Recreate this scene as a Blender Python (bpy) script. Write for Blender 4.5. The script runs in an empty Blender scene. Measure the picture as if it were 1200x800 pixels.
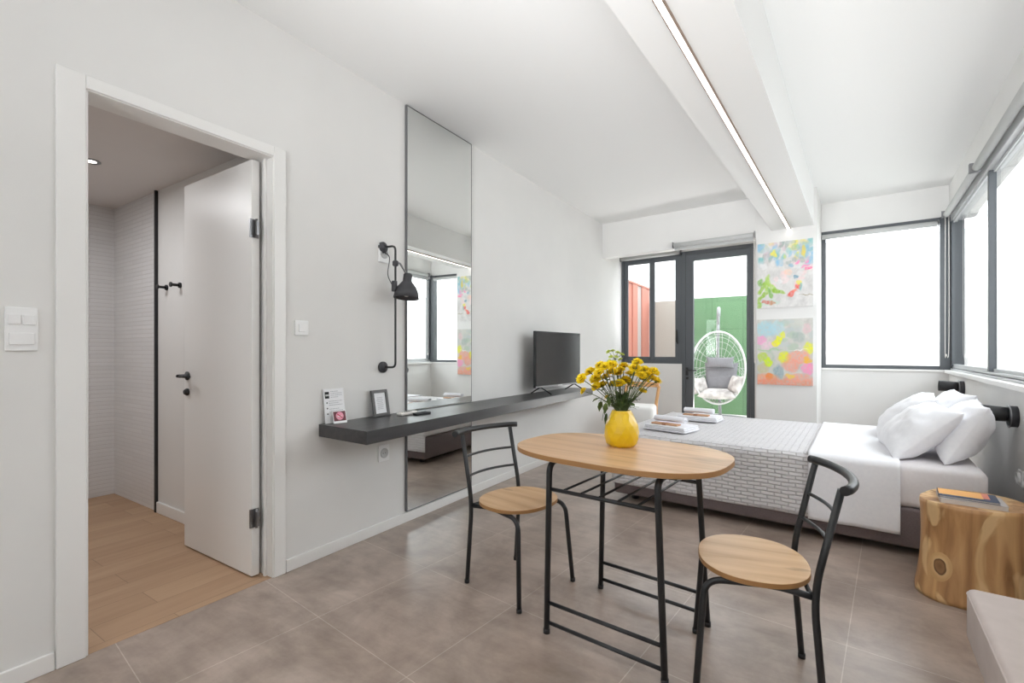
import bpy, bmesh, math, random
from mathutils import Vector, Matrix, noise
from math import sin, cos, pi, radians

random.seed(7)
S = bpy.context.scene
COL = S.collection

# ------------------------------------------------------------------ camera
CAM_H = 1.10
YAW = math.atan(351 / 550)
cam_d = bpy.data.cameras.new('camera')
cam_d.sensor_width = 36
cam_d.lens = 36 * 550 / 1200
cam_d.shift_y = 12 / 1200
cam_d.clip_start = 0.05
cam = bpy.data.objects.new('camera', cam_d)
cam.location = (0, 0, CAM_H)
cam.rotation_euler = (pi / 2, 0, YAW)
COL.objects.link(cam)
S.camera = cam

# ------------------------------------------------------------------ world and exposure
S.view_settings.view_transform = 'Standard'
S.view_settings.look = 'None'
S.view_settings.exposure = 0.16
S.view_settings.gamma = 1.0
S.view_settings.use_curve_mapping = False
SKY = 4.6
W = bpy.data.worlds.new('sky')
S.world = W
W.use_nodes = True
W.node_tree.nodes['Background'].inputs[0].default_value = (0.91, 0.965, 1.0, 1)
W.node_tree.nodes['Background'].inputs[1].default_value = SKY
S.cycles.max_bounces = 10
S.cycles.diffuse_bounces = 6
S.cycles.glossy_bounces = 5
S.cycles.transparent_max_bounces = 12
S.cycles.caustics_reflective = False
S.cycles.caustics_refractive = False
S.cycles.sample_clamp_indirect = 6.0
S.cycles.use_denoising = True

B = math.atan(407 / 550) - YAW          # the window side runs a few degrees off the left wall
RD = Vector((sin(B), cos(B), 0))
RN = Vector((cos(B), -sin(B), 0))
WALL_R = 0.6927


def area(name, loc, rot, sx, sy, power, color=(1, 1, 1), portal=False):
    l = bpy.data.lights.new(name, 'AREA')
    l.shape = 'RECTANGLE'
    l.size = sx
    l.size_y = sy
    l.energy = power
    l.color = color
    if portal:
        l.cycles.is_portal = True
    o = bpy.data.objects.new(name, l)
    o.location = loc
    o.rotation_euler = rot
    COL.objects.link(o)
    return o


# portals guide sky light through the window openings, the added rear one too
for _x, _z, _w, _h in ((0.15, 1.65, 1.0, 1.5), (-2.23, 1.65, 0.85, 1.4), (-1.40, 1.18, 0.85, 2.35)):
    _p = RN * _x + RD * 6.33
    area('window_portal', (_p.x, _p.y, _z), (-pi / 2, 0, -B), _w, _h, 1, portal=True)
_p = RN * (WALL_R + 0.22) + RD * 4.15
area('window_portal', (_p.x, _p.y, 1.68), (pi / 2, 0, pi / 2 - B), 4.0, 1.5, 1, portal=True)
area('window_portal', (-0.8, -2.25, 1.5), (pi / 2, 0, 0), 1.4, 1.2, 1, portal=True)
# fill lamps added at the kitchen end, out of view behind the camera
area('kitchen_fill_light', (-0.9, -0.9, 2.66), (0, 0, 0), 1.6, 1.2, 4, (1, 0.98, 0.97))
_u = area('kitchen_fill_uplight', (-0.5, -1.7, 1.35), (pi / 2 + radians(24), 0, radians(0)), 1.4, 0.7, 38, (0.96, 0.98, 1.0))  # added bounce fill, aimed forward at ceiling and far walls
_u.data.spread = radians(62)
# hidden fill lamps added outdoors, imitating daylight bounced up off the paving
_p = RN * (WALL_R + 0.75) + RD * 4.2
area('paving_bounce_fill', (_p.x, _p.y, 0.30), (pi - radians(40), 0, -pi / 2 - B + pi), 3.6, 0.7, 5, (1, 0.99, 0.97))
_p = RN * -1.75 + RD * 7.0
area('patio_bounce_fill', (_p.x, _p.y, 0.12), (-(pi - radians(42)), 0, -B), 1.7, 0.7, 48, (1, 0.99, 0.97))  # unseen lamp added low on the patio to lift the ceiling


# ------------------------------------------------------------------ helpers
def lin(r, g, b):
    f = lambda c: (c / 255 / 12.92) if c / 255 <= 0.04045 else ((c / 255 + 0.055) / 1.055) ** 2.4
    return (f(r), f(g), f(b), 1)


def mat(name, rgb, rough=0.6, metal=0.0, spec=0.5, coat=0.0, sheen=0.0):
    m = bpy.data.materials.new(name)
    m.use_nodes = True
    b = m.node_tree.nodes['Principled BSDF']
    b.inputs['Base Color'].default_value = lin(*rgb)
    b.inputs['Roughness'].default_value = rough
    b.inputs['Metallic'].default_value = metal
    b.inputs['Specular IOR Level'].default_value = spec
    b.inputs['Coat Weight'].default_value = coat
    b.inputs['Sheen Weight'].default_value = sheen
    return m


class NT:
    """small node-tree helper"""
    def __init__(s, m):
        s.t = m.node_tree
        s.b = s.t.nodes['Principled BSDF']

    def n(s, kind, **kw):
        x = s.t.nodes.new(kind)
        for k, v in kw.items():
            if k.startswith('i_'):
                x.inputs[k[2:].replace('_', ' ')].default_value = v
            else:
                setattr(x, k, v)
        return x

    def l(s, a, b):
        s.t.links.new(a, b)

    def coords(s, kind='Object', scale=(1, 1, 1), rot=(0, 0, 0), loc=(0, 0, 0)):
        c = s.n('ShaderNodeTexCoord')
        m = s.n('ShaderNodeMapping')
        m.inputs['Scale'].default_value = scale
        m.inputs['Rotation'].default_value = rot
        m.inputs['Location'].default_value = loc
        s.l(c.outputs[kind], m.inputs['Vector'])
        return m.outputs['Vector']

    def ramp(s, fac, stops):
        r = s.n('ShaderNodeValToRGB')
        e = r.color_ramp.elements
        while len(e) < len(stops):
            e.new(0.5)
        for i, (p, c) in enumerate(stops):
            e[i].position = p
            e[i].color = c
        s.l(fac, r.inputs['Fac'])
        return r.outputs['Color']

    def mix(s, fac, a, b, mode='MIX'):
        m = s.n('ShaderNodeMix', data_type='RGBA', blend_type=mode)
        for sock, v in ((m.inputs[0], fac), (m.inputs[6], a), (m.inputs[7], b)):
            if hasattr(v, 'links'):
                s.l(v, sock)
            else:
                sock.default_value = v
        return m.outputs[2]

    def bump(s, h, strength=0.3, dist=0.01):
        b = s.n('ShaderNodeBump')
        b.inputs['Strength'].default_value = strength
        b.inputs['Distance'].default_value = dist
        s.l(h, b.inputs['Height'])
        s.l(b.outputs['Normal'], s.b.inputs['Normal'])


def noise_mat(name, c1, c2, rough=0.6, scale=(8, 8, 8), detail=4, bump=0.0, dist=0.003, coords='Object', **kw):
    m = mat(name, c1, rough, **kw)
    t = NT(m)
    v = t.coords(coords, scale)
    nz = t.n('ShaderNodeTexNoise', i_Scale=1.0, i_Detail=float(detail))
    t.l(v, nz.inputs['Vector'])
    t.l(t.ramp(nz.outputs['Fac'], [(0.3, lin(*c1)), (0.7, lin(*c2))]), t.b.inputs['Base Color'])
    if bump:
        t.bump(nz.outputs['Fac'], bump, dist)
    return m


def emis(name, rgb, strength):
    m = mat(name, rgb, 0.5)
    b = m.node_tree.nodes['Principled BSDF']
    b.inputs['Emission Color'].default_value = lin(*rgb)
    b.inputs['Emission Strength'].default_value = strength
    return m


def glass(name, tint=(1, 1, 1, 1)):
    m = bpy.data.materials.new(name)
    m.use_nodes = True
    t = m.node_tree
    t.nodes.clear()
    o = t.nodes.new('ShaderNodeOutputMaterial')
    mx = t.nodes.new('ShaderNodeMixShader')
    tr = t.nodes.new('ShaderNodeBsdfTransparent')
    tr.inputs[0].default_value = tint
    gl = t.nodes.new('ShaderNodeBsdfGlossy')
    gl.inputs['Roughness'].default_value = 0.02
    lw = t.nodes.new('ShaderNodeLayerWeight')
    lw.inputs['Blend'].default_value = 0.5
    pw = t.nodes.new('ShaderNodeMath')
    pw.operation = 'POWER'
    pw.inputs[1].default_value = 5.0
    ma = t.nodes.new('ShaderNodeMath')
    ma.operation = 'MULTIPLY_ADD'
    ma.inputs[1].default_value = 0.7
    ma.inputs[2].default_value = 0.03
    t.links.new(lw.outputs['Facing'], pw.inputs[0])
    t.links.new(pw.outputs[0], ma.inputs[0])
    t.links.new(ma.outputs[0], mx.inputs[0])
    t.links.new(tr.outputs[0], mx.inputs[1])
    t.links.new(gl.outputs[0], mx.inputs[2])
    t.links.new(mx.outputs[0], o.inputs[0])
    return m


def tag(o, label, cat, group=None, kind=None):
    if label:
        o['label'] = label
    if cat:
        o['category'] = cat
    if group:
        o['group'] = group
    if kind:
        o['kind'] = kind
    return o


def thing(name, label, cat, loc=(0, 0, 0), rz=0.0, group=None, rot=None):
    o = bpy.data.objects.new(name, None)
    o.empty_display_size = 0.1
    COL.objects.link(o)
    o.location = loc
    o.rotation_euler = rot if rot else (0, 0, rz)
    return tag(o, label, cat, group)


def obj(name, bm, m, parent=None, smooth=False, bevel=0.0, seg=2, sub=0, label=None, wn=False):
    bmesh.ops.recalc_face_normals(bm, faces=bm.faces[:])
    me = bpy.data.meshes.new(name)
    bm.to_mesh(me)
    bm.free()
    ms = m if isinstance(m, (list, tuple)) else [m]
    for x in ms:
        me.materials.append(x)
    if smooth:
        for p in me.polygons:
            p.use_smooth = True
    o = bpy.data.objects.new(name, me)
    COL.objects.link(o)
    if parent:
        o.parent = parent
    if bevel:
        b = o.modifiers.new('bevel', 'BEVEL')
        b.width = bevel
        b.segments = seg
        b.limit_method = 'ANGLE'
        b.angle_limit = radians(40)
        for p in me.polygons:
            p.use_smooth = True
        w = o.modifiers.new('wn', 'WEIGHTED_NORMAL')
        w.keep_sharp = True
    if sub:
        s = o.modifiers.new('sub', 'SUBSURF')
        s.levels = sub
        s.render_levels = sub
    if label:
        o['label'] = label
    return o


def struct(name, bm, m, **kw):
    o = obj(name, bm, m, **kw)
    if not o.parent:
        o['kind'] = 'structure'
    return o


def box(bm, x0, x1, y0, y1, z0, z1, M=None, mi=0):
    vs = []
    for x in (x0, x1):
        for y in (y0, y1):
            for z in (z0, z1):
                v = Vector((x, y, z))
                vs.append(bm.verts.new(M @ v if M else v))
    for f in ((0, 1, 3, 2), (4, 6, 7, 5), (0, 4, 5, 1), (2, 3, 7, 6), (0, 2, 6, 4), (1, 5, 7, 3)):
        fc = bm.faces.new([vs[i] for i in f])
        fc.material_index = mi
    return bm


def NB():
    return bmesh.new()


def bx(*a, M=None):
    return box(NB(), *a, M=M)


MR = Matrix.Rotation(-B, 4, 'Z')        # local x = RN, local y = RD


def smooth_path(pts, n=6):
    """round off the corners of a polyline with Catmull-Rom"""
    P = [Vector(p) for p in pts]
    out = []
    for i in range(len(P) - 1):
        p0 = P[max(i - 1, 0)]
        p1, p2 = P[i], P[i + 1]
        p3 = P[min(i + 2, len(P) - 1)]
        for k in range(n):
            t = k / n
            out.append(0.5 * ((2 * p1) + (p2 - p0) * t + (2 * p0 - 5 * p1 + 4 * p2 - p3) * t * t + (3 * p1 - p0 - 3 * p2 + p3) * t ** 3))
    out.append(P[-1])
    return out


def fillet(pts, r, n=6):
    """polyline with rounded corners of radius about r"""
    P = [Vector(p) for p in pts]
    out = [P[0]]
    for i in range(1, len(P) - 1):
        a, b, c = P[i - 1], P[i], P[i + 1]
        d1, d2 = (a - b), (c - b)
        q = min(r, d1.length * 0.49, d2.length * 0.49)
        s, e = b + d1.normalized() * q, b + d2.normalized() * q
        for k in range(n + 1):
            t = k / n
            out.append((1 - t) ** 2 * s + 2 * t * (1 - t) * b + t * t * e)
    out.append(P[-1])
    return out


def tube(bm, pts, r, seg=10, cap=True, closed=False):
    P = [Vector(p) for p in pts]
    n = len(P)
    rings = []
    up = None
    for i in range(n):
        if closed:
            d = P[(i + 1) % n] - P[i - 1]
        else:
            d = P[min(i + 1, n - 1)] - P[max(i - 1, 0)]
        d.normalize()
        if up is None:
            up = Vector((0, 0, 1)) if abs(d.z) < 0.9 else Vector((1, 0, 0))
        s = d.cross(up)
        if s.length < 1e-4:
            s = d.cross(Vector((0, 1, 0)))
        s.normalize()
        up = s.cross(d).normalized()
        rr = r[i] if isinstance(r, (list, tuple)) else r
        rings.append([bm.verts.new(P[i] + (s * cos(2 * pi * k / seg) + up * sin(2 * pi * k / seg)) * rr) for k in range(seg)])
    m = n if closed else n - 1
    for i in range(m):
        a, b = rings[i], rings[(i + 1) % n]
        for k in range(seg):
            f = bm.faces.new((a[k], a[(k + 1) % seg], b[(k + 1) % seg], b[k]))
            f.smooth = True
    if cap and not closed:
        bm.faces.new(rings[0][::-1])
        bm.faces.new(rings[-1])
    return bm


def lathe(bm, prof, seg=32, M=None, cap0=True, cap1=True):
    rings = []
    for (r, z) in prof:
        ring = []
        for k in range(seg):
            a = 2 * pi * k / seg
            v = Vector((r * cos(a), r * sin(a), z))
            ring.append(bm.verts.new(M @ v if M else v))
        rings.append(ring)
    for a, b in zip(rings, rings[1:]):
        for k in range(seg):
            f = bm.faces.new((a[k], a[(k + 1) % seg], b[(k + 1) % seg], b[k]))
            f.smooth = True
    if cap0:
        bm.faces.new(rings[0][::-1])
    if cap1:
        bm.faces.new(rings[-1])
    return bm


def prism(bm, outline, z0, z1, M=None):
    a = [bm.verts.new(M @ Vector((x, y, z0)) if M else (x, y, z0)) for x, y in outline]
    b = [bm.verts.new(M @ Vector((x, y, z1)) if M else (x, y, z1)) for x, y in outline]
    n = len(a)
    bm.faces.new(a[::-1])
    bm.faces.new(b)
    for i in range(n):
        bm.faces.new((a[i], a[(i + 1) % n], b[(i + 1) % n], b[i]))
    return bm


def superellipse(A, Bb, n, k=64):
    out = []
    for i in range(k):
        t = 2 * pi * i / k
        c, s = cos(t), sin(t)
        out.append((A * math.copysign(abs(c) ** (2 / n), c), Bb * math.copysign(abs(s) ** (2 / n), s)))
    return out


def cushion(w, h, t, n=28, wr=0.006, seed=0, pw=2.4, corner=0.12, M=None, fs=5.0):
    """a stuffed pillow: w along x, h along y, t thick along z, pinched at edges, corners drawn out"""
    bm = NB()
    grids = []
    for side in (1, -1):
        g = []
        for i in range(n + 1):
            row = []
            for j in range(n + 1):
                u = -1 + 2 * i / n
                v = -1 + 2 * j / n
                # concave sides, pointed corners
                x = u * w / 2 * (1 - corner * (1 - v * v) ** 1 * abs(u) ** 3 * 0.6)
                y = v * h / 2 * (1 - corner * (1 - u * u) ** 1 * abs(v) ** 3 * 0.6)
                prof = ((1 - abs(u) ** pw) * (1 - abs(v) ** pw)) ** 0.48
                nz = noise.noise(Vector((x * fs * 2, y * fs * 2, seed + side * 3))) + 0.5 * noise.noise(Vector((x * fs * 5, y * fs * 4, seed + 9)))
                z = side * (t / 2 * prof + wr * nz * min(1, prof * 1.6) + 0.0015)
                row.append(bm.verts.new(Vector((x, y, z))))
            g.append(row)
        grids.append(g)
        for i in range(n):
            for j in range(n):
                q = (g[i][j], g[i + 1][j], g[i + 1][j + 1], g[i][j + 1])
                f = bm.faces.new(q if side == 1 else q[::-1])
                f.smooth = True
    a, b = grids
    edge = [(i, 0) for i in range(n)] + [(n, j) for j in range(n)] + [(i, n) for i in range(n, 0, -1)] + [(0, j) for j in range(n, 0, -1)]
    for k in range(len(edge)):
        i, j = edge[k]
        i2, j2 = edge[(k + 1) % len(edge)]
        f = bm.faces.new((b[i][j], b[i2][j2], a[i2][j2], a[i][j]))
        f.smooth = True
    if M:
        bmesh.ops.transform(bm, matrix=M, verts=bm.verts[:])
    return bm


def rbox(bm, x0, x1, y0, y1, z0, z1, r, M=None, seg=3):
    """box with really rounded edges"""
    b2 = NB()
    box(b2, x0, x1, y0, y1, z0, z1)
    bmesh.ops.bevel(b2, geom=b2.edges[:], offset=r, segments=seg, profile=0.5, affect='EDGES')
    if M:
        bmesh.ops.transform(b2, matrix=M, verts=b2.verts[:])
    me = bpy.data.meshes.new('tmp')
    b2.to_mesh(me)
    b2.free()
    bm.from_mesh(me)
    bpy.data.meshes.remove(me)
    for f in bm.faces:
        f.smooth = True
    return bm


def copy_tree(o, parent=None):
    c = o.copy()
    COL.objects.link(c)
    if parent:
        c.parent = parent
    for ch in [x for x in bpy.data.objects if x.parent == o]:
        copy_tree(ch, c)
    return c


def at(u, v, dep):
    """a place in the room seen at (u, v) of the photograph at a given distance from the camera plane"""
    fw = Vector((-sin(YAW), cos(YAW), 0))
    rt = Vector((cos(YAW), sin(YAW), 0))
    return Vector((0, 0, CAM_H)) + fw * dep + rt * ((u - 600) / 550 * dep) + Vector((0, 0, (412 - v) / 550 * dep))


# ------------------------------------------------------------------ materials
M_wall = noise_mat('wall_paint', (226, 225, 223), (229, 228, 226), 0.75, (3, 3, 3), 2, spec=0.25)
M_ceil = mat('ceiling_paint', (236, 236, 235), 0.8, spec=0.2)
M_trim = mat('white_lacquer', (236, 235, 233), 0.35)
M_plastic = mat('white_plastic', (240, 240, 240), 0.3)
M_anth = mat('anthracite_aluminium', (84, 88, 92), 0.42, spec=0.5)
M_black = mat('black_powder_coat', (36, 37, 39), 0.38)
M_blackmat = mat('matt_black_metal', (38, 38, 40), 0.5)
M_lampgrey = mat('dark_grey_lamp_metal', (62, 62, 66), 0.5)
M_chrome = mat('steel', (150, 150, 152), 0.3, metal=1.0)
M_roll = mat('grey_roller_fabric', (190, 191, 190), 0.75)
M_glass = glass('window_glass')
M_glass_g = glass('window_glass_edge', (0.93, 0.98, 0.96, 1))
M_mirror = mat('mirror_silver', (238, 240, 238), 0.015, metal=1.0)
M_white_out = mat('outdoor_white_render', (238, 238, 236), 0.85)
M_cloth_w = noise_mat('white_cotton', (238, 238, 242), (242, 242, 245), 0.85, (60, 60, 60), 2, bump=0.08, dist=0.001, sheen=0.2)
M_sheet_m = noise_mat('mattress_sheet', (226, 221, 222), (230, 226, 227), 0.85, (60, 60, 60), 2, bump=0.06, dist=0.001)
M_base_f = noise_mat('taupe_bed_fabric', (104, 92, 92), (114, 102, 102), 0.9, (120, 120, 120), 3, bump=0.2, dist=0.001)
M_yellow = mat('yellow_glaze', (236, 196, 20), 0.28, coat=0.3)
M_petal = noise_mat('yellow_petals', (254, 232, 40), (250, 218, 20), 0.6, (60, 60, 60), 2)
M_petal_g = noise_mat('pale_green_petals', (214, 222, 110), (190, 205, 90), 0.6, (60, 60, 60), 2)
M_disc = mat('flower_eye', (150, 120, 20), 0.8)
M_stem = mat('green_stem', (88, 104, 58), 0.6)
M_leaf = noise_mat('dark_green_leaf', (62, 84, 42), (92, 116, 60), 0.55, (30, 30, 30), 3)
M_beige = mat('ivory_plastic', (226, 222, 216), 0.4)


def oak(name, along='x', c=((192, 152, 112), (214, 176, 136))):
    m = mat(name, c[0], 0.38, spec=0.45)
    t = NT(m)
    sc = (1.6, 22, 22) if along == 'x' else (22, 1.6, 22)
    v = t.coords('Object', sc)
    n1 = t.n('ShaderNodeTexNoise', i_Scale=1.0, i_Detail=8.0, i_Distortion=0.5)
    t.l(v, n1.inputs['Vector'])
    col = t.ramp(n1.outputs['Fac'], [(0.32, lin(*c[0])), (0.62, lin(*c[1]))])
    sc2 = (1.1, 6, 6) if along == 'x' else (6, 1.1, 6)
    v2 = t.coords('Object', sc2, loc=(3, 1.3, 0))
    n2 = t.n('ShaderNodeTexNoise', i_Scale=1.0, i_Detail=4.0, i_Distortion=1.4)
    t.l(v2, n2.inputs['Vector'])
    dark = t.ramp(n2.outputs['Fac'], [(0.60, (0, 0, 0, 1)), (0.68, (1, 1, 1, 1))])
    mx = t.n('ShaderNodeMath', operation='MULTIPLY')
    mx.inputs[1].default_value = 0.6
    t.l(dark, mx.inputs[0])
    col = t.mix(mx.outputs[0], col, lin(150, 112, 78))
    t.l(col, t.b.inputs['Base Color'])
    t.bump(n1.outputs['Fac'], 0.08, 0.001)
    return m


M_oak = oak('light_oak_laminate')
M_oak_seat = oak('light_oak_seat', 'y', ((198, 156, 112), (220, 184, 142)))
M_oak_edge = mat('oak_edge_band', (168, 124, 78), 0.5)
M_birch = mat('pale_birch', (222, 170, 116), 0.45)


def floor_mat():
    m = mat('brown_grey_stoneware', (140, 128, 120), 0.3, spec=0.75)
    t = NT(m)
    v = t.coords('Object', (1, 1, 1), (0, 0, radians(6.4)), (0.13, -1.01, 0))
    br = t.n('ShaderNodeTexBrick', offset=0.0, squash=1.0)
    br.inputs['Color1'].default_value = lin(180, 163, 151)
    br.inputs['Color2'].default_value = lin(187, 170, 158)
    br.inputs['Mortar'].default_value = lin(216, 204, 194)
    br.inputs['Scale'].default_value = 1.0
    br.inputs['Mortar Size'].default_value = 0.0017
    br.inputs['Mortar Smooth'].default_value = 0.2
    br.inputs['Brick Width'].default_value = 0.573
    br.inputs['Row Height'].default_value = 0.573
    t.l(v, br.inputs['Vector'])
    n1 = t.n('ShaderNodeTexNoise', i_Scale=3.4, i_Detail=9.0, i_Roughness=0.66, i_Distortion=0.3)
    t.l(v, n1.inputs['Vector'])
    cl = t.ramp(n1.outputs['Fac'], [(0.34, lin(190, 185, 181)), (0.64, lin(255, 255, 255))])
    c2 = t.mix(0.85, br.outputs['Color'], cl, 'MULTIPLY')
    v3 = t.coords('Object', (3, 14, 1), (0, 0, radians(6.4)))
    n3 = t.n('ShaderNodeTexNoise', i_Scale=1.0, i_Detail=6.0, i_Roughness=0.7)
    t.l(v3, n3.inputs['Vector'])
    st = t.ramp(n3.outputs['Fac'], [(0.35, lin(228, 226, 224)), (0.6, lin(255, 255, 255))])
    c3 = t.mix(0.7, c2, st, 'MULTIPLY')
    t.l(c3, t.b.inputs['Base Color'])
    rr = t.n('ShaderNodeMapRange')
    rr.inputs['To Min'].default_value = 0.27
    rr.inputs['To Max'].default_value = 0.33
    t.l(n1.outputs['Fac'], rr.inputs['Value'])
    t.l(rr.outputs[0], t.b.inputs['Roughness'])
    inv = t.n('ShaderNodeMath', operation='SUBTRACT')
    inv.inputs[0].default_value = 1.0
    t.l(br.outputs['Fac'], inv.inputs[1])
    t.bump(inv.outputs[0], 0.3, 0.001)
    return m


def plank_mat():
    m = mat('wood_look_tile', (176, 146, 116), 0.5)
    t = NT(m)
    v = t.coords('Object', (1, 1, 1), (0, 0, radians(90)), (0.05, 0.02, 0))
    br = t.n('ShaderNodeTexBrick', offset=0.37, squash=1.0)
    br.inputs['Color1'].default_value = lin(190, 158, 128)
    br.inputs['Color2'].default_value = lin(178, 146, 117)
    br.inputs['Mortar'].default_value = lin(140, 114, 92)
    br.inputs['Scale'].default_value = 1.0
    br.inputs['Mortar Size'].default_value = 0.0012
    br.inputs['Brick Width'].default_value = 0.62
    br.inputs['Row Height'].default_value = 0.16
    t.l(v, br.inputs['Vector'])
    v2 = t.coords('Object', (20, 2, 1))
    n = t.n('ShaderNodeTexNoise', i_Scale=1.0, i_Detail=6.0)
    t.l(v2, n.inputs['Vector'])
    c = t.mix(0.6, br.outputs['Color'], t.ramp(n.outputs['Fac'], [(0.3, lin(225, 220, 215)), (0.7, (1, 1, 1, 1))]), 'MULTIPLY')
    t.l(c, t.b.inputs['Base Color'])
    return m


def slim_tile_mat():
    m = mat('white_slim_wall_tile', (222, 221, 221), 0.35)
    t = NT(m)
    tc = t.n('ShaderNodeTexCoord')
    sp = t.n('ShaderNodeSeparateXYZ')
    t.l(tc.outputs['Object'], sp.inputs[0])
    ad = t.n('ShaderNodeMath', operation='ADD')
    t.l(sp.outputs['X'], ad.inputs[0])
    t.l(sp.outputs['Y'], ad.inputs[1])
    cb = t.n('ShaderNodeCombineXYZ')
    t.l(ad.outputs[0], cb.inputs['X'])
    t.l(sp.outputs['Z'], cb.inputs['Y'])
    br = t.n('ShaderNodeTexBrick', offset=0.5)
    br.inputs['Scale'].default_value = 1.0
    br.inputs['Brick Width'].default_value = 0.33
    br.inputs['Row Height'].default_value = 0.030
    br.inputs['Mortar Size'].default_value = 0.0025
    br.inputs['Mortar Smooth'].default_value = 0.6
    br.inputs['Color1'].default_value = lin(228, 227, 227)
    br.inputs['Color2'].default_value = lin(222, 221, 221)
    br.inputs['Mortar'].default_value = lin(212, 210, 209)
    t.l(cb.outputs[0], br.inputs['Vector'])
    t.l(br.outputs['Color'], t.b.inputs['Base Color'])
    inv = t.n('ShaderNodeMath', operation='SUBTRACT')
    inv.inputs[0].default_value = 1.0
    t.l(br.outputs['Fac'], inv.inputs[1])
    t.bump(inv.outputs[0], 0.6, 0.003)
    return m


def coverlet_mat():
    m = mat('grey_waffle_coverlet', (208, 204, 206), 0.9, sheen=0.2)
    t = NT(m)
    tc = t.n('ShaderNodeTexCoord')
    nz = t.n('ShaderNodeTexNoise', i_Scale=9.0, i_Detail=2.0)
    t.l(tc.outputs['UV'], nz.inputs['Vector'])
    vm = t.n('ShaderNodeVectorMath', operation='SCALE')
    vm.inputs['Scale'].default_value = 0.012
    t.l(nz.outputs['Color'], vm.inputs[0])
    va = t.n('ShaderNodeVectorMath', operation='ADD')
    t.l(tc.outputs['UV'], va.inputs[0])
    t.l(vm.outputs[0], va.inputs[1])
    br = t.n('ShaderNodeTexBrick', offset=0.5)
    br.inputs['Scale'].default_value = 1.0
    br.inputs['Brick Width'].default_value = 0.075
    br.inputs['Row Height'].default_value = 0.0235
    br.inputs['Mortar Size'].default_value = 0.0042
    br.inputs['Mortar Smooth'].default_value = 0.9
    br.inputs['Color1'].default_value = lin(226, 224, 226)
    br.inputs['Color2'].default_value = lin(220, 218, 220)
    br.inputs['Mortar'].default_value = lin(204, 200, 202)
    t.l(va.outputs[0], br.inputs['Vector'])
    t.l(br.outputs['Color'], t.b.inputs['Base Color'])
    inv = t.n('ShaderNodeMath', operation='SUBTRACT')
    inv.inputs[0].default_value = 1.0
    t.l(br.outputs['Fac'], inv.inputs[1])
    t.bump(inv.outputs[0], 0.9, 0.008)
    return m


def grass_mat():
    m = noise_mat('artificial_grass', (72, 118, 78), (92, 138, 92), 0.95, (60, 60, 60), 4, bump=0.6, dist=0.01)
    t = NT(m)
    v = t.coords('Object', (1, 1, 1))
    sp = t.n('ShaderNodeSeparateXYZ')
    t.l(v, sp.inputs[0])
    cb = t.n('ShaderNodeCombineXYZ')
    t.l(sp.outputs['X'], cb.inputs['X'])
    t.l(sp.outputs['Z'], cb.inputs['Y'])
    br = t.n('ShaderNodeTexBrick', offset=0.0)
    for k, v_ in (('Scale', 1.0), ('Brick Width', 0.5), ('Row Height', 0.5), ('Mortar Size', 0.006)):
        br.inputs[k].default_value = v_
    br.inputs['Color1'].default_value = lin(96, 130, 96)
    br.inputs['Color2'].default_value = lin(102, 138, 100)
    br.inputs['Mortar'].default_value = lin(84, 114, 84)
    t.l(cb.outputs[0], br.inputs['Vector'])
    n = t.n('ShaderNodeTexNoise', i_Scale=30.0, i_Detail=4.0)
    t.l(t.coords('Object'), n.inputs['Vector'])
    c = t.mix(0.7, br.outputs['Color'], t.ramp(n.outputs['Fac'], [(0.3, lin(215, 215, 215)), (0.7, (1, 1, 1, 1))]), 'MULTIPLY')
    t.l(c, t.b.inputs['Base Color'])
    return m


def shelf_mat():
    m = mat('black_ash_veneer', (54, 54, 56), 0.34, spec=0.55)
    t = NT(m)
    v = t.coords('Object', (30, 2, 30))
    n = t.n('ShaderNodeTexNoise', i_Scale=1.0, i_Detail=6.0)
    t.l(v, n.inputs['Vector'])
    t.l(t.ramp(n.outputs['Fac'], [(0.3, lin(48, 48, 50)), (0.7, lin(66, 65, 66))]), t.b.inputs['Base Color'])
    t.bump(n.outputs['Fac'], 0.15, 0.001)
    return m


M_floor = floor_mat()
M_plank = plank_mat()
M_slim = slim_tile_mat()
M_cover = coverlet_mat()
M_grass = grass_mat()
M_shelf = shelf_mat()
M_patio = noise_mat('beige_patio_stone', (232, 230, 226), (238, 236, 232), 0.8, (6, 6, 6), 4)

# ------------------------------------------------------------------ room shell
LX = -2.215          # left wall face
BY = 6.115           # back wall face, measured along RD
CH = 2.70            # ceiling
WT = 0.12
X1 = 1.32
def rr_(x, y):
    p_ = RN * x + RD * y
    return (p_.x, p_.y)


struct('floor', prism(NB(), [(LX, -2.3), rr_(0.9, -2.3), rr_(0.9, 6.32), (LX, 6.50)], -0.08, 0.0), M_floor)
struct('ceiling', bx(-2.9, 0.9, -2.4, 6.315, CH, CH + 0.1, M=MR), M_ceil)

bm = NB()            # left wall with the doorway
box(bm, LX - WT, LX, -2.2, 0.585, 0, CH)
box(bm, LX - WT, LX, 1.322, 6.50, 0, CH)
box(bm, LX - WT, LX, 0.585, 1.322, 2.068, CH)
struct('wall_left', bm, M_wall)

bm = NB()            # back wall round its openings (local x = RN, y = RD)
y0, y1 = BY, BY + 0.2
WL, WR_ = -2.648, -1.824       # small window
DL, DR_ = -1.824, -0.985       # garden door
PL, PR_ = -0.338, 0.640        # large window
box(bm, -2.80, WL, y0, y1, 0, CH, MR)
box(bm, WL, WR_, y0, y1, 0, 0.945, MR)
box(bm, WL, DR_, y0, y1, 2.374, CH, MR)
box(bm, DR_, PL, y0, y1, 0, CH, MR)
box(bm, PL, 0.9, y0, y1, 0, 0.925, MR)
box(bm, PL, 0.9, y0, y1, 2.40, CH, MR)
struct('wall_back', bm, M_wall)

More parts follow.
